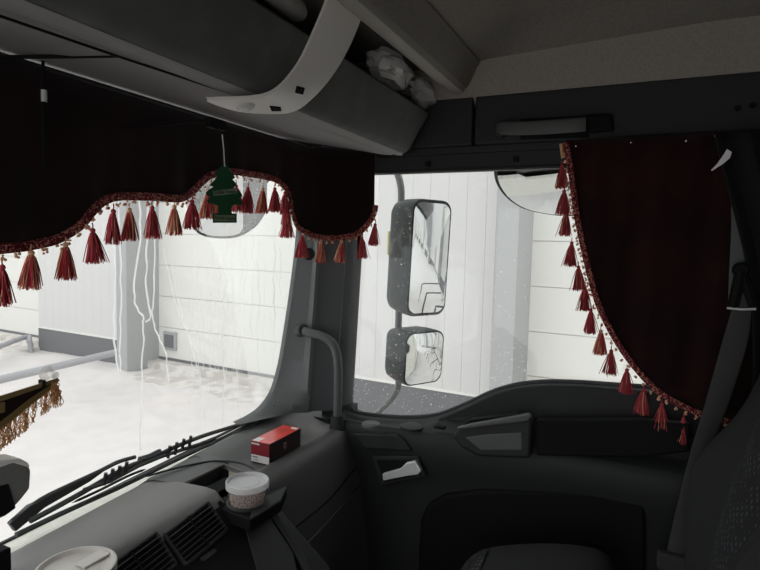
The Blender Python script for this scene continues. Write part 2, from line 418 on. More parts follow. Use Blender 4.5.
struct('added_hatch_frame', bm, 'ceil', label='frame of the added roof hatch', cat='trim')
struct('added_roof_hatch', box(B(), (hx0, hy0, 3.35), (hx1, hy1, 3.355)), 'glass', label='added glass roof hatch letting in daylight', cat='window')
me_ = COL.objects['ceiling'].data; off_ = WL['ceiling']; b2 = bmesh.new(); b2.from_mesh(me_)
bmesh.ops.bisect_plane(b2, geom=b2.verts[:]+b2.edges[:]+b2.faces[:], plane_co=V((hx0, 0, 0))-off_, plane_no=(1, 0, 0))
bmesh.ops.bisect_plane(b2, geom=b2.verts[:]+b2.edges[:]+b2.faces[:], plane_co=V((hx1, 0, 0))-off_, plane_no=(1, 0, 0))
bmesh.ops.bisect_plane(b2, geom=b2.verts[:]+b2.edges[:]+b2.faces[:], plane_co=V((0, hy0, 0))-off_, plane_no=(0, 1, 0))
bmesh.ops.bisect_plane(b2, geom=b2.verts[:]+b2.edges[:]+b2.faces[:], plane_co=V((0, hy1, 0))-off_, plane_no=(0, 1, 0))
kill = [f for f in b2.faces if hx0 < (f.calc_center_median()+off_).x < hx1 and hy0 < (f.calc_center_median()+off_).y < hy1]
bmesh.ops.delete(b2, geom=kill, context='FACES'); b2.to_mesh(me_); b2.free()
# right side wall: header over the door and pillar behind it
bm = B(); box(bm, (1.05, -1.6, 2.823), (1.12, .43, 2.953)); h1 = struct('trim_5', bm, 'header', bevel=.006, label='dark grey header panel above the passenger door', cat='trim')
bm = B(); box(bm, (1.05, .436, 2.823), (1.12, .90, 2.953)); struct('trim_6', bm, 'header', bevel=.006, label='dark header panel end beside overhead shelf', cat='trim')
bm = B(); box(bm, (1.064, -.3, 2.805), (1.13, .9, 2.825)); box(bm, (1.075, -.3, 2.762), (1.13, .9, 2.808)); box(bm, (1.068, -.3, 2.757), (1.1, .9, 2.766)); struct('trim_7', bm, 'door', bevel=.003, label='stepped dark frame rail over the door window', cat='trim')
for x, y in ((516, 159), (428, 164)):
    p = atX(x, y, 1.072); bm = B(); box(bm, p-V((.006, .007, .007)), p+V((.004, .007, .007))); obj('clip', bm, 'black', COL.objects['trim_7'])
bm = B(); box(bm, (1.03, -1.6, 1.25), (1.12, -.24, 2.83)); struct('wall_side', bm, 'header', bevel=.01)
p = atX(738, 108, 1.048); obj('screw_cap', lathe(B(), [(0, .004), (.006, .004), (.007, 0)], p, (-1, 0, 0), 16), 'black', h1)
p = atX(753, 105, 1.048); obj('screw_cap', lathe(B(), [(0, .004), (.006, .004), (.007, 0)], p, (-1, 0, 0), 16), 'black', h1)
# exterior skin of the cab
bm = B(); box(bm, (1.125, -1.7, .7), (1.15, -.22, 3.35)); box(bm, (1.125, -.22, .7), (1.15, 1.0, 1.98)); box(bm, (1.125, -.22, 2.80), (1.15, .95, 3.35))
struct('cab_side', bm, 'cowl')

# ---- passenger door -------------------------------------------------
door = thing('door_1', 'black moulded passenger door with chrome lever and pull pocket', 'door', (1.05, .3, 1.28), kind='structure')
bpx = [(344, 409), (352, 415), (370, 418.5), (395, 420.5), (415, 420.5), (435, 418), (452, 412), (468, 405), (485, 397), (500, 391.5), (520, 387), (545, 385), (575, 385.5), (610, 388), (650, 391), (700, 396), (760, 400)]
belt = [atX(x, y, 1.055) for x, y in sm2(bpx, 4)]
rows = []
for p in belt:
    zb = p.z; y = p.y
    low = 2.04
    k = max(0, zb-low)      # hump height above the ledge
    if k > .02: pr = [(1.11, zb), (1.06, zb+.002), (1.052, zb-.006), (1.056, zb-.02), (1.056, low+.02), (1.045, low+.008), (1.0, low-.005), (.99, low-.03)]
    else: pr = [(1.11, zb), (1.06, zb+.002), (1.052, zb-.004), (1.045, zb-.008), (1.035, zb-.01), (1.02, min(zb-.01, low-.006)), (1.0, low-.012), (.99, low-.035)]
    pr += [(.992, 1.95), (1.012, 1.90), (1.02, 1.80), (1.02, 1.5), (1.02, 1.25), (1.12, 1.25)]
    rows.append([(x, y, z) for x, z in pr])
bm = B(); grid(bm, rows); obj('door_panel', bm, 'door', door, subsurf=1)
# light seal strips along the belt
bm = B()
for dz, r in ((.002, .0025), (.007, .003)):
    tube(bm, [V((1.085-dz*.3, p.y, p.z+dz)) for p in belt], r, 6)
obj('belt_seal', bm, 'pillar', door)
# front edge of the window frame
fe = [(369, 160), (364, 200), (356, 255), (350, 300), (346, 345), (343.5, 385), (344, 403), (350, 412)]
pts = [atX(x, y, 1.09) for x, y in sm2(fe, 4)]
bm = B(); tube(bm, pts, .009, 8); obj('window_frame', bm, 'black', door)
win = struct('window_2', box(B(), (1.098, -.3, 1.95), (1.103, .90, 2.80)), 'glass', label='wet passenger side window', cat='window')
# tweeter and ledge details
c = atZ(371, 422, 2.048)
obj('tweeter', lathe(B(), [(0, .002), (.016, .004), (.019, .002), (.023, .003), (.026, 0), (.026, -.006)], (c.x, c.y, 2.043)), 'pillar', door)
obj('ledge_cap', lathe(B(), [(0, .002), (.03, .002), (.034, 0), (.034, -.004)], (1.012, .57, 2.034)), 'door', door)
p = atX(440, 427, 1.0); obj('lock_button', box(B(), p-V((.01, .016, .004)), p+V((.01, .016, .004))), 'black', door, bevel=.003)
p = atX(413, 426, 1.0); 
def dpoly(name, pxs, X, depth, material, bevel=.004, parent=door, n=0):
    q = sm2(pxs+[pxs[0]], n)[:-1] if n else pxs
    return obj(name, prism(B(), [atX(x, y, X) for x, y in q], (depth, 0, 0)), material, parent, bevel=bevel)
dpoly('ledge_block', [(352, 433), (396, 435), (404, 440), (412, 452), (364, 449)], .982, .03, 'door', .006)
# handle recess
dpoly('handle_frame', [(371, 456), (418, 456), (426, 477), (381, 486)], .985, .04, 'door', .004)
dpoly('handle_recess', [(376, 460), (415, 460), (421, 475), (384, 482)], .9835, .03, 'black', .002)
lv = [(382, 474), (400, 469), (406, 463), (415, 461), (421, 471), (418, 475), (408, 476), (383, 481)]
h = obj('door_handle', prism(B(), [atX(x, y, .968) for x, y in lv], (.014, 0, 0)), 'chrome', door, bevel=.003); h['label'] = 'chrome lever handle'
# pull pocket
dpoly('pull_grip', [(452, 437), (459, 427), (530, 417), (532, 421), (530, 459), (478, 457), (460, 447)], .975, .04, 'door', .008)
dpoly('pull_slot', [(461, 426), (470, 420), (517, 414), (520, 418)], .985, .03, 'black', .003)
dpoly('pull_rail', [(455, 429), (470, 425), (528, 415), (531, 419), (528, 422), (470, 429)], .962, .03, 'doorpocket', .005)
q = dpoly('pull_pocket', [(464, 437), (488, 434), (522, 432), (523, 451), (480, 451)], .9735, .02, 'doorpocket', .004); q['label'] = 'lighter grey pull pocket'
dpoly('upper_insert', [(536, 420), (640, 420), (690, 424), (690, 452), (640, 458), (536, 456)], .987, .03, 'black', .006)
dpoly('lower_panel', [(420, 520), (427, 505), (445, 495), (480, 490), (560, 491), (640, 495), (646, 503), (646, 620), (415, 620)], .998, .03, 'black', .01, n=0)

# ---- A pillar ------------------------------------------------------
edge = [(301, 200), (299, 240), (293, 290), (287, 330), (281, 365), (273, 392), (262, 408), (250, 417), (236, 424)]
edge = [onws(x, y, -.012) for x, y in sm2(edge, 4)]
e0 = edge[0]; top = V((e0.x+.01, wsY(2.9)-.012, 2.9)); edge = [top]+edge
rows = []
for p in edge:
    t = max(0, min(1, (p.z-1.98)/.9)); bk = -.055*t
    back = [V((max(p.x, .93)+.012, .925+bk+.01, p.z)), V((.965, .90+bk, p.z)), V((.972, .893+bk, p.z)), V((.975, .897+bk, p.z)), V((.995, .885+bk, p.z)), V((1.02, .85+bk, p.z)), V((1.03, .84+bk, p.z)),
            V((1.045, .845+bk, p.z)), V((1.062, .83+bk*.9, p.z)), V((1.075, .815+bk*.7+.005, p.z)), V((1.11, .815+bk*.7, p.z))]
    rows.append([p+V((.01, .02, 0)), p, p+V((.004, -.012, 0))]+back)
bm = B(); grid(bm, rows); ap = struct('pillar_trim', bm, 'pillar', label='dark grey windscreen pillar trim with black screw cap', cat='trim')
bm = B(); grid(bm, [[V((1.028, .842-.055*t, 1.98+.9*t)), V((1.0, .86-.055*t+.0, 1.98+.9*t)), V((.985, .885-.055*t, 1.98+.9*t))] for t in (0, .5, 1)])
bm.free()
c = onplane(309, 254, (.945, .87, 2.5), (-.5, -.86, 0))
obj('screw_cap', lathe(B(), [(0, .006), (.013, .006), (.015, .002), (.0175, .004), (.0185, -.01)], c, (-.5, -.86, .05), 24), 'dark', ap)
gh = [atX(304, 331, .945), atX(312, 333, .945), atX(322, 336, .95), atX(331, 342, .955), atX(336, 351, .96), atX(338, 365, .965), atX(338, 395, .975), atX(337, 425, .985)]
gr = thing('grab_handle', 'black curved grab handle on the windscreen pillar', 'grab handle', (gh[-1].x, gh[-1].y, gh[-1].z))
obj('grip', tube(B(), smooth(gh, 6), .0125, 14), 'pillar', gr)
obj('mount', lathe(B(), [(0, .012), (.016, .010), (.019, .0), (.019, -.03)], gh[0]+V((.01, .01, .0)), (-.6, -.7, .2), 20), 'dark', gr)
obj('socket', lathe(B(), [(.018, .03), (.022, .0), (.024, -.02)], gh[-1], (0, 0, 1), 20), 'dark', gr)
# corner filler behind the pillar (closes the shell)
struct('wall_corner', box(B(), (1.04, .86, 1.2), (1.12, 1.02, 2.0)), 'dark')
struct('wall_corner_top', box(B(), (1.06, .80, 2.83), (1.12, .98, 3.0)), 'dark')

struct('wall_corner_low', box(B(), (1.065, .80, 1.9), (1.12, .90, 2.04)), 'dark')
# ---- header handle ----------------------------------------------------
hh = thing('ceiling_grab_handle', 'dark grey horizontal grab handle on the header above door', 'grab handle', tuple(atX(560, 128, 1.05)))
dpoly('recess', [(520, 119), (588, 115), (589, 137), (520, 140)], 1.046, .012, 'black', .003, hh)
bm = B(); L = [atX(497, 128, 1.03), atX(505, 128.5, 1.012), atX(530, 128, 1.005), atX(570, 125.5, 1.005), atX(586, 124, 1.012)]
rows = []
for i, p in enumerate(smooth(L, 5)):
    hw = .017 if i > 4 else .012+.001*i
    rows.append(rrect(p, (1, 0, 0), (0, 0, 1), .016, hw*2, .006, 3))
vs = grid(bm, rows, closev=True); bm.faces.new(vs[0][::-1]); bm.faces.new(vs[-1])
obj('grip', bm, 'pod', hh)
dpoly('mount', [(585, 114), (612, 113), (614, 130), (588, 132)], 1.03, .03, 'black', .006, hh)
dpoly('mount', [(494, 124), (502, 123), (503, 137), (495, 137)], 1.03, .03, 'dark', .004, hh)

# ================================================================== OVERHEAD CONSOLE
con = thing('overhead_console', 'dark grey padded overhead shelf across the top of windscreen', 'shelf', (0, .75, 2.8))
xs = [-1.08+i*.09 for i in range(24)]
def cprof(x):
    """lip position bends back slightly at the right end"""
    e = max(0, x-.75)/.3
    return e
bm = B(); rows = []
for x in xs[:-2]+[.96, 1.003]:
    e = cprof(x)
    rows.append([(x, .925-.19*e*e, 2.83), (x, .88-.17*e*e, 2.822), (x, .74-.08*e*e, 2.802), (x, .668-.02*e, 2.7985), (x, .66-.02*e, 2.803), (x, .652-.02*e, 2.7975), (x, .63-.01*e, 2.796), (x, .615, 2.801)])
grid(bm, rows); obj('underside', bm, 'consolebot', con)
bm = B(); rows = []
for x in xs[:-2]+[.96, 1.03]:
    e = cprof(x); x_ = x; x = min(x, 1.0)
    rows.append([(x, .70, 2.83), (x, .618, 2.801), (x, .607, 2.804), (x, .600, 2.810), (x, .594, 2.818), ((x+x_)/2, .575, 2.865), (x_, .560, 2.90), (x_, .556, 2.912), (x_, .560, 2.918), (x_, .568, 2.917), (x_, .60, 2.86), (x, .66, 2.84)])
vs = grid(bm, rows, closev=True); bm.faces.new(vs[0]); bm.faces.new(vs[-1][::-1])
obj('front_lip', bm, 'console', con)
obj('inner_floor', box(B(), (-1.08, .60, 2.83), (1.04, .92, 2.84)), 'black', con)
obj('inner_back', box(B(), (-1.08, .88, 2.83), (1.04, .90, 3.2)), 'black', con)
zz = 2.7985
obj('visor_seam', tube(B(), [atY(-60, -3, .66), atY(0, 16, .66), atY(120, 57, .66), atY(235, 95, .66)], .0018, 6), 'black', con)
obj('visor_seam', tube(B(), [atZ(-60, 60, 2.806), atZ(0, 57, 2.806), atZ(60, 56.5, 2.804), atZ(117, 55.5, 2.799)], .003, 6), 'black', con)
# header rod (curtain rail)
PATH = [(-1.2, .87), (.78, .87), (.90, .845), (.965, .79), (1.0, .70), (1.003, .63)]
rodp = [V((x, y, 2.812)) for x, y in sm2(PATH, 5)]
tag(obj('curtain_rail', tube(B(), rodp, .006, 8), 'dark'), 'thin dark rail carrying the fringed windscreen curtain', 'curtain rail')
# upper beam of the shelf opening
bm = B(); rows = []
for x in xs+[1.04]:
    rows.append([(x, .46, 3.14), (x, .455, 2.976), (x, .462, 2.962), (x, .478, 2.958), (x, .50, 2.966), (x, .52, 2.99), (x, .53, 3.14)])
obj('top_beam', (lambda b: (grid(b, rows), b)[1])(bm), 'beam', con)
def cove(x):
    pr = [(1.05, 2.953), (1.045, 2.99), (1.03, 3.035), (.99, 3.075), (.93, 3.10), (.8, 3.115), (.4, 3.13), (-.3, 3.14), (-1.1, 3.12)]
    for (a, za), (b, zb) in zip(pr, pr[1:]):
        if b <= x <= a: return za+(zb-za)*(a-x)/(a-b)
    return 3.12
xf = xs[:-3]+[.86, .92, .96, 1.0, 1.02, 1.035, 1.045]
bm = B(); grid(bm, [[(x, y, min(z, cove(x)+.02)) for y, z in ((.455, 2.975), (.445, 2.988), (.433, 3.008), (.425, 3.022), (.415, 3.034))] for x in xf]); obj('beam_fairing', bm, 'ceil', con)
# light grey arched bracket with switches
SL = [(206, 97), (222, 96.5), (240, 96), (262, 93.5), (277, 86), (290, 72), (300, 57), (308, 40), (316, 22), (323, 5), (329, -12), (334, -30)]
SR = [(207, 98), (222, 104), (245, 109.5), (278, 111), (295, 108), (308, 99), (322, 85), (336, 66), (347, 46), (356, 25), (364, 2), (371, -24)]
SY = [.668, .645, .625, .600, .586, .576, .568, .558, .548, .538, .525, .51]
SYR = [.668, .665, .655, .632, .605, .590, .576, .562, .550, .538, .525, .51]
ll = smooth([atY(x, y, v) for (x, y), v in zip(SL, SY)], 4); lr = smooth([atY(x, y, v) for (x, y), v in zip(SR, SYR)], 4)
bm = B(); grid(bm, [[a_.lerp(b_, t)+V((0, -.003*math.sin(t*PI), 0)) for t in (0, .06, .2, .4, .6, .8, .94, 1)] for a_, b_ in zip(ll, lr)])
br = obj('arched_bracket', bm, 'strap', con, solid=.006, bevel=.001); br['label'] = 'light grey arched bracket with two switches'
from mathutils.bvhtree import BVHTree
sv = []; sf = []
for a_, b_ in zip(ll, lr): sv += [a_, b_]
for i in range(len(ll)-1): sf.append((2*i, 2*i+1, 2*i+3, 2*i+2))
bvh = BVHTree.FromPolygons(sv, sf)
def onstrap(x, y):
    h, n, i, d = bvh.ray_cast(EYE, ray(x, y).normalized())
    if n.dot(EYE-h) < 0: n = -n
    return h, n
def patch(name, pxs, out, th, material, parent, bevel=.001):
    P = [onstrap(x, y) for x, y in pxs]; n = sum((q[1] for q in P), V()).normalized()
    return obj(name, prism(B(), [q[0]+n*out for q in P], -n*th), material, parent, bevel=bevel)
patch('switch', [(293, 84), (301, 86), (299, 93), (291, 91)], .010, .012, 'black', br)
patch('switch', [(268, 102), (279, 103), (280, 106.5), (270, 106.5)], .010, .012, 'black', br)
h_, n_ = onstrap(245, 103); obj('reading_lamp', lathe(B(), [(0, .011), (.013, .010), (.016, .007), (.017, 0)], h_, n_, 24), 'lamp', br)
patch('cover_plate', [(326, 28), (346, 39), (335, 56), (315, 44)], .0085, .005, 'strap', br, .0008)
# rolled blind tube
a = onplane(250, -12, (0, .60, 2.95), (0, 1, 0)); b = onplane(300, 13, (0, .60, 2.95), (0, 1, 0))
tag(obj('rolled_blind', tube(B(), [V((b.x-.35, .60, b.z)), V((b.x-.01, .60, b.z)), b+V((.004, 0, 0))], [.02, .02, .014], 16), 'strap'), 'light grey rolled blind tube lying in the overhead shelf', 'blind')
# hook left: small dangling key strap on the curtain
def crinkle(c, s, seed, sub=5, amp=.28, rot=0):
    rnd = random.Random(seed); bm = B()
    bmesh.ops.create_icosphere(bm, subdivisions=sub, radius=1)
    dirs = [(V((rnd.gauss(0, 1), rnd.gauss(0, 1), rnd.gauss(0, 1))).normalized(), rnd.uniform(3, 13), rnd.uniform(0, 6)) for _ in range(12)]
    for v in bm.verts:
        from mathutils import noise
        q = v.co*1.6+V((seed*3.1, seed, 0)); k = 1-abs(noise.noise(q))*2.2; k2 = 1-abs(noise.noise(q*2.7))*2
        v.co *= .72+amp*(.7*k+.35*k2)
    bm.transform(Matrix.Translation(c) @ Matrix.Rotation(rot, 4, 'Z') @ Matrix.Diagonal((*s, 1)))
    return bm
p1 = atY(392, 72, .585); p2 = atY(420, 88, .575)
bag = thing('plastic_bag', 'crumpled clear plastic bag poking out of the overhead shelf', 'bag', (p1.x+.06, p1.y+.03, 2.85))
obj('bundle', crinkle(p1+V((.03, .05, -.012)), (.13, .05, .034), 3), 'bagdark', bag, angle=50)
obj('film', crinkle(p1+V((-.02, -.005, .0)), (.10, .036, .036), 4, 3, .5), 'plastbag', bag, angle=30)
bag2 = thing('plastic_wrapper', 'shiny crumpled wrapper at right end of the overhead shelf', 'wrapper', tuple(p2+V((.04, .02, -.04))))
obj('bundle', crinkle(p2+V((-.02, .045, -.012)), (.12, .045, .036), 8), 'bagdark', bag2, angle=50)
obj('film', crinkle(p2+V((.04, .0, -.008)), (.105, .034, .04), 9, 3, .5), 'plastbag', bag2, angle=30)

# ================================================================== DASHBOARD
dash = thing('dashboard', 'dark grey moulded dashboard below the windscreen', 'dashboard', (0, .8, 1.28))
def tilt(x, pr):
    d = -.010+.036*(x-.1)/.7
    return [(a, y, z+d*max(0, min(1, (y-.88)/.09))) for a, y, z in pr]
def pod(x):
    return tilt(x, [(x, 1.035, 1.96), (x, 1.01, 1.985), (x, .985, 1.993), (x, .93, 1.995), (x, .90, 1.990), (x, .86, 1.989), (x, .825, 1.990), (x, .812, 1.998), (x, .80, 2.001), (x, .785, 1.999), (x, .772, 1.990), (x, .762, 1.97), (x, .755, 1.94),
            (x, .745, 1.90), (x, .728, 1.80), (x, .712, 1.70), (x, .70, 1.60), (x, .70, 1.45), (x, .72, 1.28)])
bm = B(); grid(bm, [pod(x) for x in [.60+.033*i for i in range(14)]]); obj('passenger_pod', bm, 'pod', dash)
def ctr(x):
    return tilt(x, [(x, 1.035, 1.955), (x, 1.01, 1.98), (x, .985, 1.988), (x, .96, 1.992), (x, .93, 2.0), (x, .88, 2.008), (x, .84, 2.010), (x, .815, 2.008), (x, .800, 2.002), (x, .787, 1.990), (x, .775, 1.975),
            (x, .60, 1.842), (x, .585, 1.82), (x, .58, 1.6), (x, .58, 1.28)])
xsC = [-1.08+.09*i for i in range(17)]+[.42, .46]
bm = B(); rows = [ctr(x) for x in xsC]
# rounded right end of the hood
r2 = [(x, y-(0), z-.002) for x, y, z in ctr(.475)]; r2 = [(x, y+ (.006 if z < 2.0 else 0), z) for x, y, z in r2]
rows.append(r2); rows.append([(.482, y+.012*(1 if y < .9 else 0), z-.012) for x, y, z in ctr(.482)])
vs = grid(bm, rows); obj('centre_hood', bm, 'dash', dash)
bm = B(); pr = [(.48, 1.03, 1.985), (.48, .98, 1.996), (.48, .90, 2.004), (.48, .898, 1.94), (.48, .842, 1.94), (.48, .84, 1.985), (.48, .80, 1.985), (.48, .775, 1.965), (.48, .60, 1.83), (.48, .58, 1.8), (.48, .58, 1.28), (.48, 1.03, 1.28)]
prism(bm, pr, (.122, 0, 0)); obj('centre_stack', bm, 'dark', dash, bevel=.006)
FN = V((0, -.77, 1)).normalized()     # normal of the sloping centre face
def face(x, y, off=0): return onplane(x, y, V((0, .775, 1.975))+FN*off, V((0, -.605, .795)) if False else V((0, -.133, .175)).normalized())
SN = V((0, -.133, .175)).normalized()
def face(x, y, off=0): return onplane(x, y, V((0, .775, 1.975))+SN*off, SN)
def vent(corners, name='air_vent', dx=0):
    c = [face(x, y, .003)+V((dx, 0, 0)) for x, y in corners]
    tl, tr_, br_, bl = c
    e = obj(name, prism(B(), c, SN*.004), 'black', dash, bevel=.002)
    bm = B()
    for a, b in ((tl, tr_), (tr_, br_), (br_, bl), (bl, tl)): tube(bm, [a+SN*.003, b+SN*.003], .004, 8)
    obj('bezel', bm, 'dark', e)
    for k in range(1, 7):
        t = k/7; a = tl.lerp(bl, t)+SN*.005; b = tr_.lerp(br_, t)+SN*.005
        w = (bl-tl).normalized()*.0016
        bm = B(); prism(bm, [a-w, b-w, b+w+SN*.005, a+w+SN*.005], -SN*.002); obj('slat', bm, 'grille', e)
    m_ = (tl+tr_+br_+bl)/4; bm = B(); tube(bm, [(tl+tr_)/2+SN*.008, (bl+br_)/2+SN*.008], .002, 6); obj('divider', bm, 'black', e)
    return e
v0 = [(164, 536), (207, 504), (226, 531), (185, 566)]
vent(v0)
w = (face(*v0[0])-face(*v0[1])).length
vent(v0, dx=-w-.012); vent(v0, dx=-2*w-.03)
# thumb wheel under the right vent
a = face(208, 556, .003); obj('vent_wheel', prism(B(), rrect(a, (1, 0, 0), V((0, .8, .6)), .04, .010, .004), SN*.004), 'dark', dash, bevel=.001)
# small button right of vent
a = face(221, 506, .002); obj('button', prism(B(), rrect(a, (1, 0, 0), V((0, .8, .6)), .012, .02, .005), SN*.005), 'black', dash, bevel=.002)
# storage lid and radio screen on the stack
def fpoly(name, px, off, th, material, bevel=.002):
    return obj(name, prism(B(), [face(x, y, off) for x, y in px], SN*th), material, dash, bevel=bevel)
fpoly('storage_lid', [(243, 532), (264, 515), (291, 556), (300, 600), (262, 600)], -.004, .012, 'dark', .003)
fpoly('radio_front', [(212, 556), (236, 538), (262, 590), (240, 610)], -.004, .008, 'black', .003)
a = face(262, 497, .005); b = face(282, 528, .005); c = face(302, 562, .002); d = face(316, 590, 0)
obj('side_bar', tube(B(), smooth([a, b, c, d], 4), .010, 12), 'dark', dash)
# open slot on the dash top
bm = B(); grid(bm, [[(x, y, z) for x, y, z in tilt(x, [(x, 1.035, 1.965), (x, 1.01, 1.983), (x, .985, 1.991), (x, .93, 1.999), (x, .905, 2.001), (x, .90, 1.997), (x, .90, 1.94)])] for x in (.462, .50, .55, .60, .62)]); obj('tray_bridge', bm, 'pod', dash)
obj('vent_panel', prism(B(), [V((-1.08, .783, 1.9855)), V((.470, .783, 1.9855)), V((.476, .777, 1.9775)), V((.476, .605, 1.8515)), V((-1.08, .605, 1.8515))], SN*.0012), 'black', dash)
obj('tray_rim', tube(B(), [V((.485, .90, 2.005)), V((.60, .90, 2.003)), V((.602, .842, 1.995))], .0035, 8), 'dash', dash)
obj('hood_arc', tube(B(), [atZ(x, y, 2.008) for x, y in sm2([(145, 477), (165, 471), (190, 465), (215, 461), (240, 463), (256, 470)], 4)], [.0004]+[.0025]*19+[.0004], 8), 'dark', dash)
bm = B(); tube(bm, [atZ(x, y, 2.0+.002) for x, y in sm2([(72, 503), (100, 490), (128, 476), (146, 469)], 4)], [.0005]+[.003]*11+[.0005], 6); obj('dash_groove', bm, 'black', dash)
cvp = [onws(x, y, -.012) for x, y in [(232, 432), (248, 421), (262, 411), (272, 397), (300, 388)]]
cvp += [V((1.045, wsY(2.09)-.012, 2.09)), V((1.045, wsY(1.97)-.012, 1.97)), V((.80, wsY(1.97)-.012, 1.97))]
obj('corner_cover', prism(B(), cvp, (0, -.03, 0)), 'dark', dash, bevel=.004)
# pod lid lines
def podface(x, y, off=0): return onplane(x, y, (0, .742-off, 1.88), V((0, -1, .17)).normalized())
gl = [(291, 531), (330, 499), (354, 470), (360, 470), (361, 484), (352, 494), (320, 530), (301, 549), (297, 548)]
tube_pts = [podface(x, y, .002) for x, y in sm2(gl+[gl[0]], 3)]
obj('glovebox_groove', tube(B(), tube_pts, .0018, 6), 'black', dash)
bm = B(); a = [podface(x, y, .003) for x, y in ((301, 550), (326, 524), (350, 497), (361, 486))]; tube(bm, a, [.0015, .003, .003, .0015], 6); obj('glovebox_lip', bm, 'doorpocket', dash)
# cup holder drawer
zc = 1.985
cup = thing('cup_holder', 'black pull out cup holder at the front edge of dashboard', 'cup holder', (.52, .72, 1.95))
pp = [atZ(x, y, zc) for x, y in [(200, 489), (224, 477), (262, 476), (270, 490), (287, 486), (281, 500), (250, 519), (232, 513), (214, 504)]]
TC = atZ(247.5, 481, 2.035)
bm = B(); prism(bm, pp, (0, 0, -.028)); obj('drawer', bm, 'black', cup, bevel=.004)
pp = [atZ(x, y, zc+.004) for x, y in [(254, 501), (287, 486), (281, 500), (250, 519)]]
obj('flap', prism(B(), pp, (0, 0, -.006)), 'dark', cup, bevel=.002)
obj('ring', (lambda b: tube(b, [V((TC.x+.041*math.cos(a*PI/12), TC.y+.041*math.sin(a*PI/12), zc+.003)) for a in range(25)], .004, 8))(B()), 'dark', cup)

# tub with granules
def tub(label, C0, R, H, zt, seeds):
    t = thing('plastic_tub', label, 'tub', (C0.x, C0.y, zt-H))
    c = (C0.x, C0.y, zt-H); r = R
    obj('tub_body', lathe(B(), [(0, .0), (r*.72, 0), (r*.75, .003), (r*.9, H-.012), (r*.93, H-.012)], c), 'tubclear' if seeds else 'tubwhite', t)
    obj('lid', lathe(B(), [(r*.92, H-.014), (r*.99, H-.013), (r, H-.003), (r*.985, H), (r*.93, H+.0005), (r*.90, H-.004), (r*.85, H-.006), (r*.55, H-.006), (r*.52, H-.005), (0, H-.005)], c, seg=48), 'tublid' if seeds else 'tubwhite', t)
    if seeds:
        obj('granules', lathe(B(), [(0, .002), (r*.68, .002), (r*.8, H*.55), (r*.5, H*.62), (0, H*.66)], c), 'seeds', t)
    return t
tub('clear plastic tub with milky lid and brown granules in cup holder', TC, .046, .074, 2.037, True)
T2 = atZ(76, 566, 2.062)
t2 = tub('white plastic tub with ridged lid at lower left on the dashboard', T2, .056, .05, 2.062, False)
bm = B(); box(bm, V((T2.x+.005, T2.y-.012, 2.0575)), V((T2.x+.05, T2.y+.01, 2.0605))); obj('lid_tab', bm, 'tubwhite', t2, bevel=.001)

# red box
X0, X1, Y0, Y1, Z0, Z1 = .672, .812, .815, .873, 1.992, 2.045
rbx = thing('red_box', 'small red carton with white label lying on the dashboard', 'box', ((X0+X1)/2, (Y0+Y1)/2, Z0))
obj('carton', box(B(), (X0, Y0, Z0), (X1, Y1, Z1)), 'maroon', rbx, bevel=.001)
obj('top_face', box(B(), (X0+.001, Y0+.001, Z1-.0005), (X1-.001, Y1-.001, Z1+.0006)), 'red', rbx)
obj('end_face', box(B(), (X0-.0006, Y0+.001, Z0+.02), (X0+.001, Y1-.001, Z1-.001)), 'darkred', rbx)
obj('white_label', box(B(), (X0-.0012, Y0+.001, Z0+.001), (X0+.001, Y1-.002, Z0+.019)), 'white', rbx)
bm = B(); box(bm, (X0-.0016, Y1-.022, Z0+.012), (X0, Y1-.006, Z0+.0155)); box(bm, (X0-.0016, Y1-.024, Z0+.006), (X0, Y1-.010, Z0+.008)); obj('print', bm, 'greyink', rbx)
bm = B()
for k in range(6): box(bm, (X0-.0012, Y1-.005-k*.0042, Z1-.0075), (X0, Y1-.002-k*.0042, Z1-.0035))
obj('print', bm, 'white', rbx)
bm = B(); sx = (X0+X1)/2-.004; sz = (Z0+Z1)/2+.002
prism(bm, [(sx-.006, Y0-.0008, sz+.009), (sx+.006, Y0-.0008, sz+.009), (sx+.006, Y0-.0008, sz-.002), (sx, Y0-.0008, sz-.010), (sx-.006, Y0-.0008, sz-.002)], (0, .001, 0)); obj('shield_emblem', bm, 'greyink', rbx)
bm = B(); prism(bm, [(sx-.003, Y0-.0012, sz+.005), (sx+.003, Y0-.0012, sz+.005), (sx+.003, Y0-.0012, sz-.001), (sx, Y0-.0012, sz-.005), (sx-.003, Y0-.0012, sz-.001)], (0, .001, 0)); obj('shield_emblem', bm, 'darkred', rbx)
obj('top_glint', box(B(), (X0+.002, Y1-.022, Z1), (X0+.028, Y1-.003, Z1+.0009)), 'white', rbx); obj('top_glint', box(B(), (X1-.016, Y0+.004, Z1), (X1-.004, Y0+.024, Z1+.0009)), 'white', rbx)  # white patches stand in for reflections at the ends of the glossy top

# phone holder / device at the far left
p0 = [atY(x, y, .90) for x, y in [(-60, 478), (-20, 468), (2, 462), (20, 460), (28, 464), (32, 470), (31, 489), (22, 500), (8, 516), (-60, 545)]]
dv = thing('dash_device', 'grey rounded dashboard device with black screen at left edge', 'device', (p0[5].x-.08, .92, 2.01))
obj('body', prism(B(), p0, (0, .035, 0)), 'device', dv, bevel=.006)
obj('top_cap', prism(B(), [atY(x, y, .897) for x, y in [(-60, 476), (-20, 466), (2, 460), (20, 458), (29, 463), (31, 468), (14, 463), (0, 468), (-60, 486)]], (0, .04, 0)), 'strap', dv, bevel=.003)
obj('screen', prism(B(), [atY(x, y, .898) for x, y in [(-60, 502), (9, 484), (16, 508), (8, 514), (-60, 540)]], (0, .004, 0)), 'black', dv, bevel=.001)
obj('foot', box(B(), (p0[5].x-.10, .91, 1.99), (p0[5].x-.03, .93, 2.04)), 'black', dv, bevel=.003)

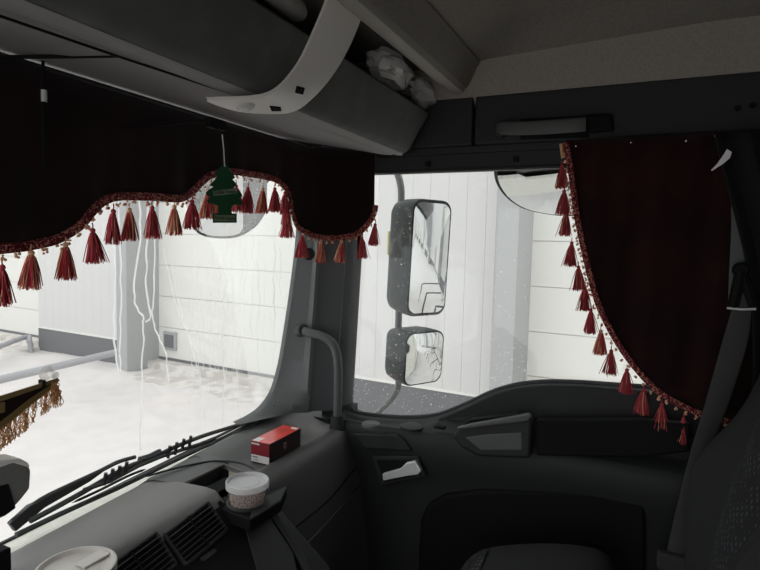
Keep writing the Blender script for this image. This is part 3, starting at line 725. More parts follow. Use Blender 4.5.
# ================================================================== COWL AND WIPERS
bm = B(); zc1 = lambda x: 1.936+.041*(x-.1)
grid(bm, [[(x, 1.05, zc1(x)-.014), (x, 1.08, zc1(x)-.006), (x, 1.11, zc1(x)), (x, 1.118, zc1(x)-.004), (x, 1.15, zc1(x)-.05), (x, 1.16, zc1(x)-.12)] for x in (-1.15, -.6, 0, .4, .8, 1.1)])
struct('cowl', bm, 'cowl', bevel=.01, label='cream painted cowl strip below the windscreen outside', cat='trim')
# cowl measured on the picture: recess seal between glass and cowl
bm = B(); tube(bm, [(-1.1, 1.118, zc1(-1.1)-.001), (1.05, 1.118, zc1(1.05)-.001)], .0045, 8); obj('cowl_seal', bm, 'rubber', COL.objects['cowl'])
def wp(x, y, o=.03): return onws(x, y, o)
wi = thing('windscreen_wiper', 'long black wiper blade and arm resting along windscreen base', 'wiper', tuple(wp(130, 475)))
def bar(bm, px, o, w):
    tube(bm, [wp(x, y, o) for x, y in px], w, 6); return bm
bm = B(); bar(bm, [(16, 535), (60, 514), (120, 487), (180, 458), (225, 437), (252, 423)], .022, .0055); obj('blade', bm, 'rubber', wi)
bm = B(); bar(bm, sm2([(252, 421), (225, 429), (200, 437), (175, 447), (150, 459), (125, 468), (85, 491), (60, 505), (30, 521)], 3), .035, .0058); obj('spine', bm, 'rubber', wi)
for x, y in [(106, 478), (113, 474), (120, 471), (127, 467), (170, 451), (177, 447.5), (184, 444), (191, 441)]:
    obj('bridge', bar(B(), [(x, y-5), (x-2, y+7)], .028, .0045), 'rubber', wi)
bm = B(); bar(bm, [(84, 490), (110, 481), (138, 466), (160, 457), (200, 444), (215, 438)], .028, .005); obj('bridge', bm, 'rubber', wi)
bm = B(); bar(bm, [(140, 460), (150, 457), (160, 452)], .038, .009); obj('pivot', bm, 'rubber', wi)
wj = thing('wiper_arm', 'dark wiper arm curving up from the lower left cowl', 'wiper arm', tuple(wp(60, 505)))
bm = B(); bar(bm, sm2([(12, 521), (40, 500), (70, 485), (100, 471), (118, 462), (135, 457)], 3), .055, .005); obj('arm', bm, 'rubber', wj)
bm = B(); pts = [wp(x, y, .05) for x, y in [(10, 524), (30, 506), (70, 487), (112, 466), (90, 482), (45, 508), (16, 532)]]
prism(bm, pts, (0, .012, 0)); obj('arm_cover', bm, 'rubber', wj, bevel=.002)

# ================================================================== MIRRORS OUTSIDE
def mirror_head(parent, gc, yawdeg, w, h, depth, r, tilt=0, bulge=.35):
    """gc glass centre; yawdeg direction the glass normal points to"""
    a = math.radians(yawdeg); g = V((math.sin(a), math.cos(a), tilt)).normalized()     # normal of the glass
    u = V((-g.y, g.x, 0)).normalized(); z = g.cross(u)*-1
    if z.z < 0: z = -z
    rows = []
    for d, s in ((.0, .93), (.0, 1.0), (-.012, 1.02), (-depth*.5, 1.0), (-depth*.8, .93), (-depth*.95, .80), (-depth, .62)):
        rows.append(rrect(gc+g*d, u, z, w*s, h*(1-(1-s)*.5), r*s, 6))
    bm = B(); vs = grid(bm, rows, closev=True); bm.faces.new(vs[0]); bm.faces.new(vs[-1][::-1])
    hs = obj('housing', bm, 'housing', parent, angle=60)
    bm = B(); out = rrect(gc+g*.001, u, z, w*.93, h*.95, r*.9, 6); cv = bm.verts.new(gc+g*(.001+bulge)); rmx = max((p-gc).length for p in out)
    rings = []
    for s in [1-.1*q for q in range(10)]:
        rings.append([(gc+g*(.001+bulge*(1-((p-gc).length*s/rmx)**2)))+(p-(gc+g*.001))*s for p in out])
    vs = grid(bm, rings, closev=True)
    for i in range(len(out)): bm.faces.new((vs[-1][i], vs[-1][(i+1) % len(out)], cv))
    gl = obj('mirror_glass', bm, 'mirror', parent); gl['label'] = 'mirror glass'
    for p in gl.data.polygons: p.use_smooth = True
    return hs
sm = thing('side_mirror', 'pair of wet black rear view mirrors on a pipe arm outside window', 'mirror', (1.3, .85, 1.9))
gcm = atX(429.5, 258.5, 1.40)
mirror_head(sm, gcm, 209, .178, .405, .15, .04, tilt=-.05, bulge=.007)
gcl = atX(424, 358, 1.40)
mirror_head(sm, gcl, 209, .178, .190, .14, .035, tilt=-.05, bulge=.013)
ap_ = [atX(x, y, 1.46) for x, y in sm2([(388, 160), (397, 173), (401, 188), (401, 205)], 4)]
bk = V((0, .02, 0))
obj('arm', tube(B(), ap_, .013, 12), 'arm', sm)
obj('arm', tube(B(), [atX(399, 306, 1.45), atX(398, 335, 1.45)], .013, 12), 'arm', sm)
obj('arm', tube(B(), [atX(x, y, 1.44) for x, y in sm2([(398, 375), (398, 388), (392, 399), (380, 411), (366, 424)], 4)], .012, 12), 'arm', sm)
p = atX(388.5, 243, 1.47); obj('side_marker', box(B(), p-V((.005, .005, .045)), p+V((.005, .005, .045))), mat('yellow_marker', (.85, .8, .45), .3), sm, bevel=.003)
# kerb mirror over the door
km = thing('kerb_mirror', 'rounded kerb mirror above the side window beside curtain', 'mirror', tuple(atX(540, 190, 1.36)))
ol = sm2([(497, 150), (496, 172), (500, 185), (510, 197), (525, 206), (545, 211), (565, 213), (590, 212), (605, 205), (612, 190), (614, 150)], 4)
def mirror_px(parent, ol, f, th, back, bulge, clip=None):
    P = [f(x, y) for x, y in ol]; c = sum(P, V())/len(P); PP = P
    rows = [[p+back*0 for p in P], [c+(p-c)*1.03+back*.15 for p in P], [c+(p-c)*.95+back*.7 for p in P], [c+(p-c)*.7+back for p in P]]
    bm = B(); vs = grid(bm, rows, closev=True); bm.faces.new(vs[-1]); obj('housing', bm, 'arm', parent, angle=60)
    if clip:
        b3 = B(); b3.faces.new([b3.verts.new(p-back.normalized()*.0005) for p in P]); obj('front_frame', b3, 'arm', parent)
        P = [f(min(x, clip), y) for x, y in ol]; c = sum(P, V())/len(P)
    rmx = max((p-c).length for p in P); rings = [[c+(p-c)*s-back.normalized()*(bulge*(1-((p-c).length*s/rmx)**2)+.001) for p in P] for s in [.965-.1*q for q in range(9)]]
    bm = B(); vs = grid(bm, rings, closev=True); bm.faces.new(vs[-1])
    g = obj('mirror_glass', bm, 'mirror', parent, angle=70)
    bm = B(); tube(bm, [p-back.normalized()*.007 for p in PP+[PP[0]]], .005, 6); obj('rim', bm, 'rubber', parent)
n1 = V((-.62, -.25, -.74)).normalized()
c1 = atX(545, 190, 1.38)
mirror_px(km, ol, lambda x, y: onplane(x, y, c1, V((-.69, -.13, -.70))), 0, V((.05, 0, .05)), .014)
obj('arm', tube(B(), [atX(560, 160, 1.40), V((1.16, .3, 2.95))], .012, 10), 'arm', km)
fm = thing('front_mirror', 'wide rounded front mirror hanging outside windscreen top', 'mirror', tuple(atY(230, 190, 1.3)))
ol = sm2([(190, 165), (190, 190), (191, 215), (195, 228), (205, 234), (220, 236), (235, 235), (248, 229), (258, 220), (264, 205), (265, 165)], 4)
c2 = atY(230, 195, 1.28)
mirror_px(fm, ol, lambda x, y: onplane(x, y, c2, V((-.35, -.75, -.55))), 0, V((.02, .06, .05)), .008, 243)
obj('arm', tube(B(), [atY(232, 170, 1.33), V((atY(232, 170, 1.33).x, 1.2, 2.95)), V((atY(232, 170, 1.33).x, .98, 3.0))], .012, 10), 'arm', fm)

# ================================================================== CURTAINS
def tassel_proto(gold, seed):
    """hangs from local origin downwards, .068 long"""
    rnd = random.Random(seed); L = .066
    bm = B()
    for k in range(95):
        a = rnd.uniform(0, 2*PI); rr = math.sqrt(rnd.random())
        r0 = .0040*rr; r1 = rnd.uniform(.6, 1.1)*.0168*(rr*.7+.3); ln = L*rnd.uniform(.9, 1.03)
        if rnd.random() < .1: r1 *= 1.5
        pts = []
        for t in (0, .12, .45, 1):
            r = r0+(r1-r0)*(t**.75 if t > .1 else 0)
            aa = a+.25*t*rnd.uniform(-1, 1)
            pts.append((r*math.cos(aa), r*math.sin(aa), -.012-(ln-.012)*t))
        tube(bm, pts, [.0013, .0011, .0010, .0008], 3, caps=False)
    me = bpy.data.meshes.new('tassel'); bm.to_mesh(me); bm.free(); me.materials.append(M['tasgold' if gold else 'tas'])
    for p in me.polygons: p.use_smooth = True
    bm = B(); tube(bm, [(0, 0, .006), (.001, 0, 0), (0, 0, -.004)], .0012, 6)
    sph(bm, (0, 0, -.008), .0048, 10, 8); tube(bm, [(0, 0, -.012), (0, 0, -.017)], .0046, 10)
    mk = bpy.data.meshes.new('tassel_knot'); bm.to_mesh(mk); bm.free(); mk.materials.append(M['peach' if gold else 'tas'])
    for p in mk.polygons: p.use_smooth = True
    return me, mk
TP = [tassel_proto(False, 1), tassel_proto(True, 2), tassel_proto(False, 3), tassel_proto(True, 4)]
def put_tassel(parent, p, kind, sc=1.0):
    me, mk = TP[kind]
    o = bpy.data.objects.new('tassel', me); COL.objects.link(o); o.parent = parent; o.location = V(p)-wloc(parent)
    o.rotation_euler = (random.uniform(-.05, .05), random.uniform(-.05, .05), random.uniform(0, 6)); o.scale = (sc*random.uniform(.92, 1.08), sc, sc*random.uniform(.96, 1.04))
    k = bpy.data.objects.new('tassel_knot', mk); COL.objects.link(k); k.parent = o
CPATH = sm2([(-1.15, .868), (.2, .868), (.60, .866), (.76, .862), (.86, .842), (.93, .80), (.975, .74), (.992, .685), (.995, .63)], 6)
def arclen(path):
    s = [0]
    for a, b in zip(path, path[1:]): s.append(s[-1]+math.hypot(b[0]-a[0], b[1]-a[1]))
    return s
bot = [(-70, 262), (-35, 256), (0, 250), (30, 247), (58, 240), (76, 229), (90, 212), (104, 202), (120, 197.5), (150, 198), (178, 199.5), (190, 195), (200, 184), (212, 175.5), (228, 172.5), (250, 175), (272, 180), (284, 187), (289, 198), (291, 212), (296, 226), (308, 235), (325, 238.5), (343, 238), (356, 234), (366, 225), (372, 214), (373.5, 206)]
bot = sm2(bot, 6)
fold = lambda s: .0035*math.sin(s*38)+.002*math.sin(s*95+1)
cur = thing('windscreen_curtain', 'dark burgundy velvet pelmet with scalloped tasselled edge over windscreen', 'curtain', (.2, .868, 2.55))
B3 = [onpath(x, y, CPATH) for x, y in bot]
# extend left over the driver's side
rows = []; edge3 = []
first = B3[0]
left = []
for k in range(12, 0, -1): left.append(V((first.x-k*.08, .868, first.z+.03*math.sin(k*.9)-.02)))
allb = left+B3
sacc = 0; prev = allb[0]
mono = []
for p in allb:
    sacc += math.hypot(p.x-prev.x, p.y-prev.y); prev = p
    n = V((-.3, -1, 0)).normalized() if p.x > .9 else V((0, -1, 0))
    pb = p+n*fold(sacc)
    mono.append(pb); ztop = 2.808
    rows.append([V((p.x, p.y, ztop)).lerp(pb, t)+n*(0.002*math.sin(sacc*60)*t) for t in (0, .15, .3, .5, .7, .85, 1)])
bm = B(); grid(bm, rows); obj('fabric', bm, 'velvet', cur, solid=.004, offset=0)
bm = B()
br_pts = [p+V((-.002, -.005, .002)) for p in mono]
rows = []
for i, p in enumerate(br_pts):
    t = (br_pts[min(i+1, len(br_pts)-1)]-br_pts[max(i-1, 0)]).normalized(); n = V((0, -1, 0)) if p.x < .9 else V((-.7, -.7, 0)); s = t.cross(n).normalized()
    if s.z < 0 and abs(s.z) > .3: s = -s
    k = .0012*(i % 2)
    rows.append([p-s*.008, p-s*.007+n*.003, p+n*(.0035+k), p+s*.007+n*.003, p+s*.008, p-n*.001])
grid(bm, rows, closev=True); obj('braid', bm, 'braid', cur)
def beads(pts, step, dn, parent, seed):
    rnd = random.Random(seed); bm = B(); acc = 0
    for a, b in zip(pts, pts[1:]):
        acc += (b-a).length
        if acc > step:
            acc = 0; c = b+dn
            for q in range(4): sph(bm, c+V((rnd.uniform(-.004, .004), rnd.uniform(-.003, .001), rnd.uniform(-.006, .003))), rnd.uniform(.0018, .0032), 6, 5)
    obj('bead_trim', bm, 'peach', parent)['kind'] = 'stuff'
beads(br_pts, .017, V((0, -.001, -.011)), cur, 3)
TF = [(-38, 266, 0), (0, 262, 2), (29, 248, 3), (63, 240, 1), (90, 226, 0), (111, 207, 2), (127, 206, 1), (150, 204, 0), (172, 203, 3), (190, 198, 0), (206, 189, 3), (216, 184, 1), (234, 183, 0), (246, 185, 0), (261, 186, 1), (273, 186, 0), (283, 190, 2), (284.5, 200, 1), (285.5, 213, 0), (300, 234, 0), (319, 239, 1), (340, 239, 3), (360, 235, 0), (373.5, 222, 2)]
for x, y, k in TF:
    p = onpath(x, y, CPATH)
    if p: put_tassel(cur, p+V((0, -.006, 0)), k)
for k in range(1, 12): put_tassel(cur, V((first.x-k*.08, .862, first.z+.03*math.sin(k*.9)-.032)), k % 4)

# things on the curtain: little clip strap at left
p = atY(43, 62, .85); q = atY(45, 168, .85)
tg = thing('hanging_strap', 'thin black cord with small metal sleeve hanging over the curtain', 'cord', tuple(p))
obj('cord', tube(B(), [p+V((0, 0, .03)), p, p.lerp(q, .5), q], [.0025, .0025, .004, .003], 8), 'black', tg)
m_ = atY(44, 96, .85); obj('sleeve', tube(B(), [m_+V((0, 0, .009)), m_-V((0, 0, .009))], .0042, 10), 'chrome', tg)

# side curtain
XS = 1.0
lf = [(566, 143), (569, 158), (573, 185), (577, 215), (583, 245), (590, 275), (598, 303), (608, 325), (620, 346), (636, 368), (655, 388), (675, 401), (700, 413), (725, 420), (745, 426)]
lf = sm2(lf, 5); L3 = [atX(x, y, XS) for x, y in lf]
sc = thing('side_curtain', 'dark burgundy side window curtain with a curved tasselled edge', 'curtain', (XS, .0, 2.15))
# rows from the curved edge to the rear edge
rows = []
ye = -.235; n = len(L3)
for i, p in enumerate(L3):
    a = p; r = []
    for j in range(13):
        t = j/12; y = a.y+(ye-a.y)*t
        zt = 2.813; # top line
        r.append((a.y, a.z, y))
    rows.append(a)
bm = B(); G = []
ny = 40
tops = [(L3[0].y+(ye-L3[0].y)*j/ny) for j in range(ny+1)]
def zlow(y):
    for a, b in zip(L3, L3[1:]):
        if (a.y >= y >= b.y): 
            t = (a.y-y)/max(1e-6, a.y-b.y); return a.z+(b.z-a.z)*t
    return L3[0].z if y > L3[0].y else L3[-1].z
for j, y in enumerate(tops):
    zl = zlow(y)
    G.append([V((XS+.005*math.sin(y*45)*min(1, (2.81-z)*4)+.003*math.sin(y*90+z*5), y, z)) for z in [2.813+(zl-2.813)*k/16 for k in range(17)]])
grid(bm, G); obj('fabric', bm, 'velvet2', sc, solid=.004, offset=0)
bm = B(); rows = []
bp3 = [p+V((-.007, 0, 0)) for p in L3]
for i, p in enumerate(bp3):
    t = (bp3[min(i+1, n-1)]-bp3[max(i-1, 0)]).normalized(); nn = V((-1, 0, 0)); s = t.cross(nn).normalized()
    k = .0012*(i % 2)
    rows.append([p-s*.007, p-s*.006+nn*.003, p+nn*(.0035+k), p+s*.006+nn*.003, p+s*.007, p-nn*.001])
grid(bm, rows, closev=True); obj('braid', bm, 'braid', sc)
s0 = (bp3[10]-bp3[9]).normalized()
beads(bp3, .014, V((0, .009, -.008)), sc, 9)
TS = [(562, 163, 0), (564.5, 188, 0), (566.5, 210, 0), (572, 240, 0), (578.5, 264, 2), (585, 284, 0), (591, 307, 2), (601, 328, 3), (611.5, 348, 0), (627, 367, 2), (644, 387, 0), (662, 402, 2), (684, 416, 2), (711, 424, 0)]
for x, y, k in TS: put_tassel(sc, atX(x, y, XS-.005), k, .97)
bm = B(); tube(bm, [atX(561, 144, XS-.004), atX(563, 158, XS-.004)], .004, 8); obj('tie', bm, 'gold', sc)
for x, y in [(576, 146), (631, 142.5), (686, 141), (722, 249), (718.5, 339.5)]:
    p = atX(x, y, XS-.004); obj('snap_stud', lathe(B(), [(0, .003), (.0018, .0025), (.0026, 0)], p, (-1, 0, 0), 12), 'stud', sc)
# black sleeper curtain behind the seat
rows = []
edgec = [atX(x, y, .975) for x, y in sm2([(714, 134), (719, 160), (727, 190), (736, 225), (743, 255), (747, 280), (750, 320), (752, 400), (752, 520)], 3)]
for j in range(40):
    t = j/39; r = []
    for e_ in edgec:
        f_ = (edgec[0].z-e_.z)/(edgec[0].z-edgec[-1].z)
        r.append(V((.968+.014*math.sin(t*34+e_.z*2)+.006*math.sin(t*13), e_.y-(.36*t)*(1-.2*f_), e_.z)))
    rows.append(r)
bm = B(); grid(bm, rows)
slc = thing('sleeper_curtain', 'black pleated curtain hanging behind the passenger seat', 'curtain', (.96, -.3, 1.6))
obj('fabric', bm, 'blackcloth', slc, solid=.003, offset=0)
for x, y in [(715, 136), (735, 135), (747, 136), (758, 135)]:
    p = atX(x, y, .985); obj('snap_stud', lathe(B(), [(0, .003), (.0018, .0025), (.0026, 0)], p, (-1, 0, 0), 12), 'stud', slc)
bm = B(); pts = [atX(x, y, .942) for x, y in [(727, 149), (732, 152), (730, 158), (723, 164), (718, 167), (712, 171), (711, 170), (717, 164), (722, 157)]]
t_ = obj('care_tag', prism(B(), pts, (.001, 0, 0)), 'white', slc); t_['label'] = 'small white sewn tag'

# grey pillar strip between curtain and belt
pb = [atX(x, y, .992) for x, y in [(731, 190), (750, 190), (750, 306), (728, 306)]]
struct('pillar_cover', prism(B(), pb, (.05, 0, 0)), 'pillar', label='grey strip of pillar cover between curtains', cat='trim', bevel=.003)

# ================================================================== SEAT BELT
sb = thing('seat_belt', 'grey webbing seat belt running down in front of door pillar', 'seat belt', tuple(atX(680, 570, .95)))
rowL = [(737, 290), (728, 320), (715, 365), (703, 410), (691, 447), (680, 490), (670, 535), (662, 570), (656, 600)]
rowR = [(752, 290), (752, 330), (742, 365), (728, 408), (714, 440), (701, 478), (692, 515), (685, 552), (680, 600)]
XB = [.955, .952, .95, .948, .945, .942, .94, .935, .93]
bm = B(); grid(bm, [[atX(a[0], a[1], x), atX((a[0]+b[0])/2, (a[1]+b[1])/2, x-.003), atX(b[0], b[1], x)] for a, b, x in zip(rowL, rowR, XB)])
obj('webbing', bm, 'belt', sb, solid=.002, subsurf=2)
c = atX(741, 270, .96); obj('belt_anchor', lathe(B(), [(0, .012), (.012, .012), (.016, .006), (.016, -.01)], c, (-1, 0, 0), 24), 'black', sb)
bm = B(); tube(bm, [atX(x, y, .955) for x, y in [(741, 272), (737, 290), (733, 308)]], .012, 8); tube(bm, [atX(x, y, .957) for x, y in [(741, 272), (748, 290), (753, 308)]], .012, 8); obj('guide_arm', bm, 'black', sb)
bm = B(); tube(bm, [atX(x, y, .945) for x, y in [(727, 308), (742, 309.5), (756, 309)]], .0025, 8); obj('guide_loop', bm, 'chrome', sb)
p = atX(672, 562, .925); obj('buckle_sleeve', box(B(), p-V((.012, .03, .02)), p+V((.012, .03, .02))), 'belt', sb, bevel=.006)

# ================================================================== SEAT
seat = thing('passenger_seat', 'dark passenger seat with dotted cloth centre and plain bolsters', 'seat', (.62, -.05, 1.28))
def smf(a, b, x): t = max(0, min(1, (x-a)/(b-a))); return t*t*(3-2*t)
far = sm2([(775, 325), (766, 352), (755, 385), (735, 417), (713, 440), (697, 460), (688, 478), (684, 505), (683, 530), (685, 570), (690, 610), (697, 660)], 3)
mid = sm2([(795, 350), (782, 378), (768, 400), (755, 425), (745, 450), (734, 475), (726, 498), (719, 522), (709, 565), (706, 600), (704, 640), (706, 680)], 3)
# far bolster: silhouette at X .78, seam with the centre at X .64
rows = []
for a, b in zip(far, mid):
    P = atX(a[0], a[1], .78); Q = atX(b[0], b[1], .66)
    o = P+V((.075, -.04, 0)); o2 = P+V((.09, -.14, 0))
    rows.append([o2, o, P+V((.03, -.006, 0)), P, P.lerp(Q, .35)+V((0, .006, 0)), P.lerp(Q, .7)+V((0, .003, 0)), Q])
bm = B(); grid(bm, rows); obj('bolster', bm, 'seatplain', seat, subsurf=1)
rows = []
for b in mid:
    Q = atX(b[0], b[1], .66)
    r = [Q]
    for k in range(1, 9):
        t = k/8; r.append(V((.66-.26*t, Q.y+.002+.008*math.sin(t*PI), Q.z)))
    rows.append(r)
bm = B(); grid(bm, rows); obj('backrest', bm, 'seatdot', seat, subsurf=1)
rows = []
for a, b in zip(far, mid):
    Q = atX(b[0], b[1], .66); P = atX(a[0], a[1], .78)
    rows.append([V((.40, Q.y, Q.z)), V((.37, P.y-.01, Q.z)), V((.33, P.y, Q.z)), V((.29, P.y-.02, Q.z)), V((.27, P.y-.15, Q.z))])
bm = B(); grid(bm, rows); obj('bolster', bm, 'seatplain', seat, subsurf=1)
bm = B(); prism(bm, [(.28, -.24, 1.9), (.86, -.24, 1.9), (.84, -.42, 2.55), (.30, -.42, 2.55)], (0, -.08, 0)); obj('back_shell', bm, 'black', seat, bevel=.03)
# cushion
cf = sm2([(430, 640), (448, 600), (466, 563), (480, 550), (498, 544), (540, 541), (580, 543), (603, 549), (616, 562), (626, 590)], 4)
rows = []
for x, y in cf:
    P = atX(x, y, .84)
    rows.append([P+V((.03, 0, -.12)), P+V((.022, 0, -.02)), P, P+V((-.05, 0, .0)), P+V((-.12, 0, -.022)), P+V((-.3, 0, -.028)), P+V((-.45, 0, -.0)), P+V((-.52, 0, -.03)), P+V((-.54, 0, -.15))])
bm = B(); grid(bm, rows); obj('cushion', bm, 'seatplain', seat, subsurf=1)
rows = []
for x, y in cf[:16]:
    P = atX(x, y, .84); rows.append([P+V((-.02, .002, .003)), P+V((-.05, .002, .004)), P+V((-.12, .002, -.018)), P+V((-.3, .002, -.024)), P+V((-.42, .002, -.002))])
bm = B(); grid(bm, rows); obj('cushion_front', bm, 'seatdot', seat, subsurf=1)
obj('seat_base', box(B(), (.34, -.1, 1.28), (.82, .34, 1.62)), 'black', seat, bevel=.02)

# ================================================================== AIR FRESHENER
YA = .80
zoomo = [(175, 33), (155, 40), (140, 60), (112, 86), (104, 102), (122, 116), (108, 138), (80, 166), (68, 181), (100, 190), (62, 213), (42, 233), (48, 250), (76, 262), (52, 288), (58, 307), (95, 312), (128, 324), (134, 350), (132, 380), (93, 380), (93, 447), (262, 447), (262, 380), (226, 380), (224, 345), (232, 324), (262, 316), (292, 324), (302, 292), (276, 276), (302, 254), (294, 234), (252, 208), (242, 192), (262, 180), (246, 152), (232, 140), (250, 124), (236, 100), (214, 74), (206, 50), (192, 38)]
def Zm(x, y, o=0): return onplane(200+x/7.12, 160+y/7.12, (0, YA-o, 0), V((-.45, -.9, 0)).normalized())
af = thing('air_freshener', 'green tree shaped card air freshener hanging before the curtain', 'air freshener', tuple(Zm(178, 447)))
nrm = V((-.45, -.9, 0)).normalized()
obj('tree_card', prism(B(), [Zm(x, y) for x, y in zoomo], -nrm*.0016), 'tree', af)
lb = obj('name_band', prism(B(), [Zm(x, y)+nrm*.0006 for x, y in [(92, 219), (260, 200), (264, 238), (96, 256)]], -nrm*.0008), 'treelabel', af)
lb2 = obj('lower_band', prism(B(), [Zm(x, y)+nrm*.0006 for x, y in [(104, 392), (250, 392), (250, 436), (104, 436)]], -nrm*.0008), 'treelabel', af)
uu = V((0, 0, 1)).cross(nrm).normalized()
def tmat(c, ang):
    x = (uu*math.cos(ang)+V((0, 0, 1))*math.sin(ang)).normalized(); y = nrm.cross(x)
    mm = Matrix((x, y, nrm)).transposed().to_4x4(); mm.translation = c; return mm
sx_ = (Zm(260, 200)-Zm(92, 219)).length
text_mesh('lettering', 'Little Trees', .0098*sx_/.052, tmat(Zm(178, 228)+nrm*.0012, .12), 'ink', af)
text_mesh('lettering', 'Green Apple', .0082*sx_/.052, tmat(Zm(177, 414)+nrm*.0012, 0), 'ink', af)
a = Zm(176, 48); hk = onplane(222, 133, a, nrm)
obj('string', tube(B(), [a, a.lerp(hk, .5)+V((.001, 0, 0)), hk], .0011, 6), 'string', af)
bm = B(); hb = onplane(219, 124, a, nrm); box(bm, hb+V((-.02, .0, -.008)), hb+V((.018, .012, .008))); tube(bm, [hb+V((-.012, .008, .004)), V((hb.x-.012, .868, hb.z+.006))], .003, 8); tube(bm, [hk+V((-.018, 0, .006)), hk+V((0, 0, -.001)), hk+V((.014, 0, .006))], .002, 6)
tag(obj('curtain_hook', bm, 'black'), 'small black hook under the overhead shelf holding the tree card', 'hook')

# ================================================================== PENNANT
YP = .955
def pn(x, y, o=0): return atY(x, y, YP-o)
pen = thing('pennant', 'dark burgundy triangular pennant with gold loop fringe at left edge', 'pennant', tuple(pn(20, 420)))
obj('cloth', prism(B(), [pn(-70, 423), (pn(-70, 478)), pn(2, 424), pn(30, 402), pn(59, 380.5)], (0, .003, 0)), 'velvet', pen)
obj('tape', prism(B(), [pn(-70, 418, .003), pn(58, 378, .003), pn(60, 381, .003), pn(-70, 426, .003)], (0, .002, 0)), 'olive', pen)
obj('tape', prism(B(), [pn(59, 380, .002), pn(57, 385, .002), pn(30, 406, .002), pn(2, 430, .002), pn(-70, 484, .002), pn(-70, 472, .002), pn(2, 421, .002), pn(30, 399, .002)], (0, .002, 0)), 'olive', pen)
obj('tape', prism(B(), [pn(-8, 405, .003), pn(5, 402, .003), pn(5, 412, .003), pn(-8, 416, .003)], (0, .002, 0)), 'olive', pen)
bm = B(); rnd = random.Random(5)
for k in range(230):
    t = rnd.random()**.8; x = 56-t*125; 
    yb = 385+(56-x)*.80 if x > 2 else 428+(2-x)*.72
    L = 22 if x < 30 else 20
    if 36 < x < 42: L = 10
    pts = [(x+rnd.uniform(-1, 1), yb)]
    for q in range(1, 7): pts.append((x+rnd.uniform(-2.2, 2.2)+(-q*.2), yb+L*q/6*rnd.uniform(.95, 1.05)))
    tube(bm, [pn(a, b, rnd.uniform(0, .008)) for a, b in sm2(pts, 2)], .0008, 3, caps=False)
for k in range(46):  # bushy end
    a0 = rnd.uniform(-.6, 1.3); r = rnd.uniform(10, 22)
    pts = [(55+rnd.uniform(-3, 3), 383+rnd.uniform(-1, 4))]
    for q in range(1, 6): pts.append((pts[0][0]+r*q/5*math.sin(a0*(1-.1*q))*.55+rnd.uniform(-1.5, 1.5), pts[0][1]+r*q/5*(.9+.2*math.cos(a0))))
    tube(bm, [pn(a, b, rnd.uniform(0, .008)) for a, b in sm2(pts, 2)], .0008, 3, caps=False)
obj('gold_fringe', bm, 'fringe', pen, normals=False)
suc = thing('suction_cup', 'clear suction cup holding the pennant tip on windscreen', 'suction cup', tuple(pn(42, 376)))
c = pn(42, 372.5, -.045); ax = V((0, -1, -.12)).normalized()
obj('cup', lathe(B(), [(.0145, 0), (.0125, .004), (.006, .009), (.0045, .014), (.005, .02), (0, .021)], V((c.x, wsY(c.z)-.002, c.z)), ax, 24), 'suction', suc)
obj('hook_knob', lathe(B(), [(0, .0), (.007, 0), (.007, .006), (0, .007)], V((c.x, wsY(c.z)-.022, c.z)), ax, 20), 'suction', suc)
q = pn(44, 384, .003); obj('clip', box(B(), q-V((.003, .002, .007)), q+V((.003, .012, .007))), 'black', suc, bevel=.001)

# ================================================================== WATER ON THE GLASS
rnd = random.Random(11)
bm = B()
for k in range(1500):
    x = rnd.uniform(348, 640); y = rnd.uniform(172, 418)
    if rnd.random() < .4: y = 330+88*rnd.random()
    p = atX(x, y, 1.106); r = rnd.uniform(.0005, .0014)*(1 if rnd.random() < .93 else 1.5)
    bmesh.ops.create_icosphere(bm, subdivisions=1, radius=r, matrix=Matrix.Translation(p) @ Matrix.Diagonal((.4, 1, 1.15, 1)))
tag(obj('water_droplets', bm, 'drop'), 'fine water droplets spattered over the passenger side window', 'water', kind='stuff')
bm = B()
def rivulet(bm, pts, r):
    q = sm2(pts, 5); q = [(x+.7*math.sin(y*.21+x)+.4*math.sin(y*.6), y) for x, y in q]; tube(bm, [onws(x, y, .008) for x, y in q], [r*(.7+.35*abs(math.sin(y*.13+x))) for x, y in q], 6)
riv = [([(139, 195), (140, 240), (134, 290), (137, 308), (143, 318), (143, 345), (141, 400), (140, 450)], .0022),
       ([(149, 195), (147, 250), (146, 285), (150, 315), (146, 322)], .0024),
       ([(155, 195), (154, 290), (153, 320), (160, 340), (166, 355), (168, 385)], .0020),
       ([(112, 200), (115, 260), (114, 330), (118, 375), (117, 384)], .0022), ([(118, 200), (121, 280), (120, 340), (120, 372)], .0018),
       ([(172, 262), (178, 300), (190, 340), (197, 370), (206, 425)], .0011), ([(160, 230), (175, 300), (197, 352)], .0009),
       ([(222, 320), (224, 380), (223, 425)], .0012), ([(196, 320), (199, 365), (205, 420)], .0010), ([(235, 355), (238, 390), (240, 420)], .0010)]
for p, r in riv: rivulet(bm, p, r)
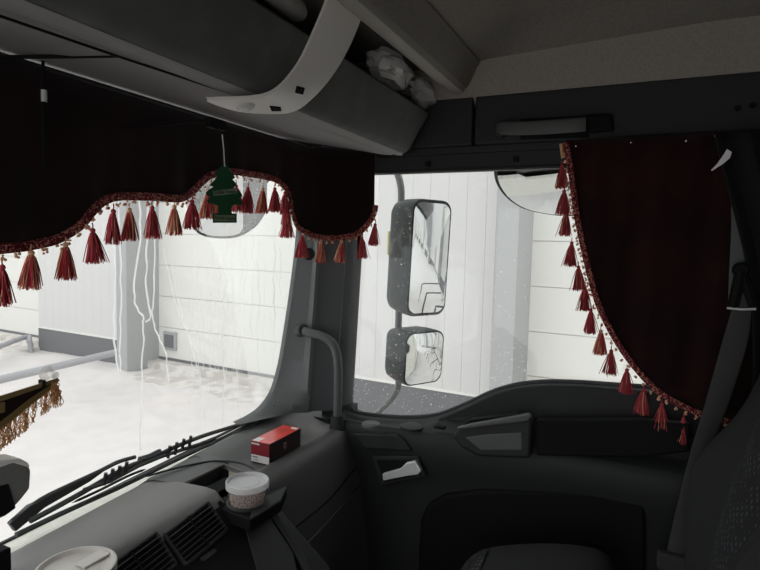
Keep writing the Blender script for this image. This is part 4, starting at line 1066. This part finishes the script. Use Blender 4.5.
for k in range(34):
    x = rnd.uniform(185, 288); y0 = rnd.uniform(225, 300); L = rnd.uniform(40, 130)
    pts = [(x+rnd.uniform(-1.2, 1.2)+q*rnd.uniform(-.4, .2), y0+L*q/5) for q in range(6)]
    if x > 240: pts = [(a, min(b, 395-(a-240)*.3)) for a, b in pts]
    rivulet(bm, pts, rnd.uniform(.0003, .0008))
tag(obj('water_rivulets', bm, 'water'), 'meltwater trickles running down the windscreen', 'water', kind='stuff')
bm = B(); pts = [onws(x, y, .0075) for x, y in [(150, 172), (185, 210), (207, 236), (222, 268), (233, 305), (243, 345), (250, 385), (256, 405), (268, 396), (282, 345), (291, 290), (297, 240), (300, 172)]]
prism(bm, pts, (0, .0006, 0))
tag(obj('wet_film', bm, 'frost'), 'hazy wet film on unwiped right part of the windscreen', 'water', kind='stuff')
bm = B()
for k in range(260):
    x = rnd.uniform(198, 262); y = rnd.uniform(180, 234)
    p = onws(x, y, .009)
    bmesh.ops.create_icosphere(bm, subdivisions=1, radius=rnd.uniform(.0006, .0014), matrix=Matrix.Translation(p))
tag(obj('windscreen_droplets', bm, 'drop'), 'fine water droplets on the windscreen below the curtain arch', 'water', kind='stuff')

# ================================================================== LIGHT
sc_ = bpy.context.scene
w = bpy.data.worlds.new('world'); sc_.world = w; w.use_nodes = True
nt = w.node_tree; bg = nt.nodes['Background']
tc = nt.nodes.new('ShaderNodeTexCoord'); sp = nt.nodes.new('ShaderNodeSeparateXYZ'); rp = nt.nodes.new('ShaderNodeValToRGB')
nt.links.new(tc.outputs['Generated'], sp.inputs[0]); nt.links.new(sp.outputs['Z'], rp.inputs['Fac'])
rp.color_ramp.elements[0].position = .0; rp.color_ramp.elements[0].color = (.80, .81, .83, 1)
rp.color_ramp.elements[1].position = .8; rp.color_ramp.elements[1].color = (1, .99, .99, 1)
nt.links.new(rp.outputs['Color'], bg.inputs['Color']); bg.inputs['Strength'].default_value = 1.1
sc_.view_settings.view_transform = 'Standard'; sc_.view_settings.look = 'None'
sc_.view_settings.gamma = 1; sc_.view_settings.use_curve_mapping = False
sc_.view_settings.exposure = 0.70
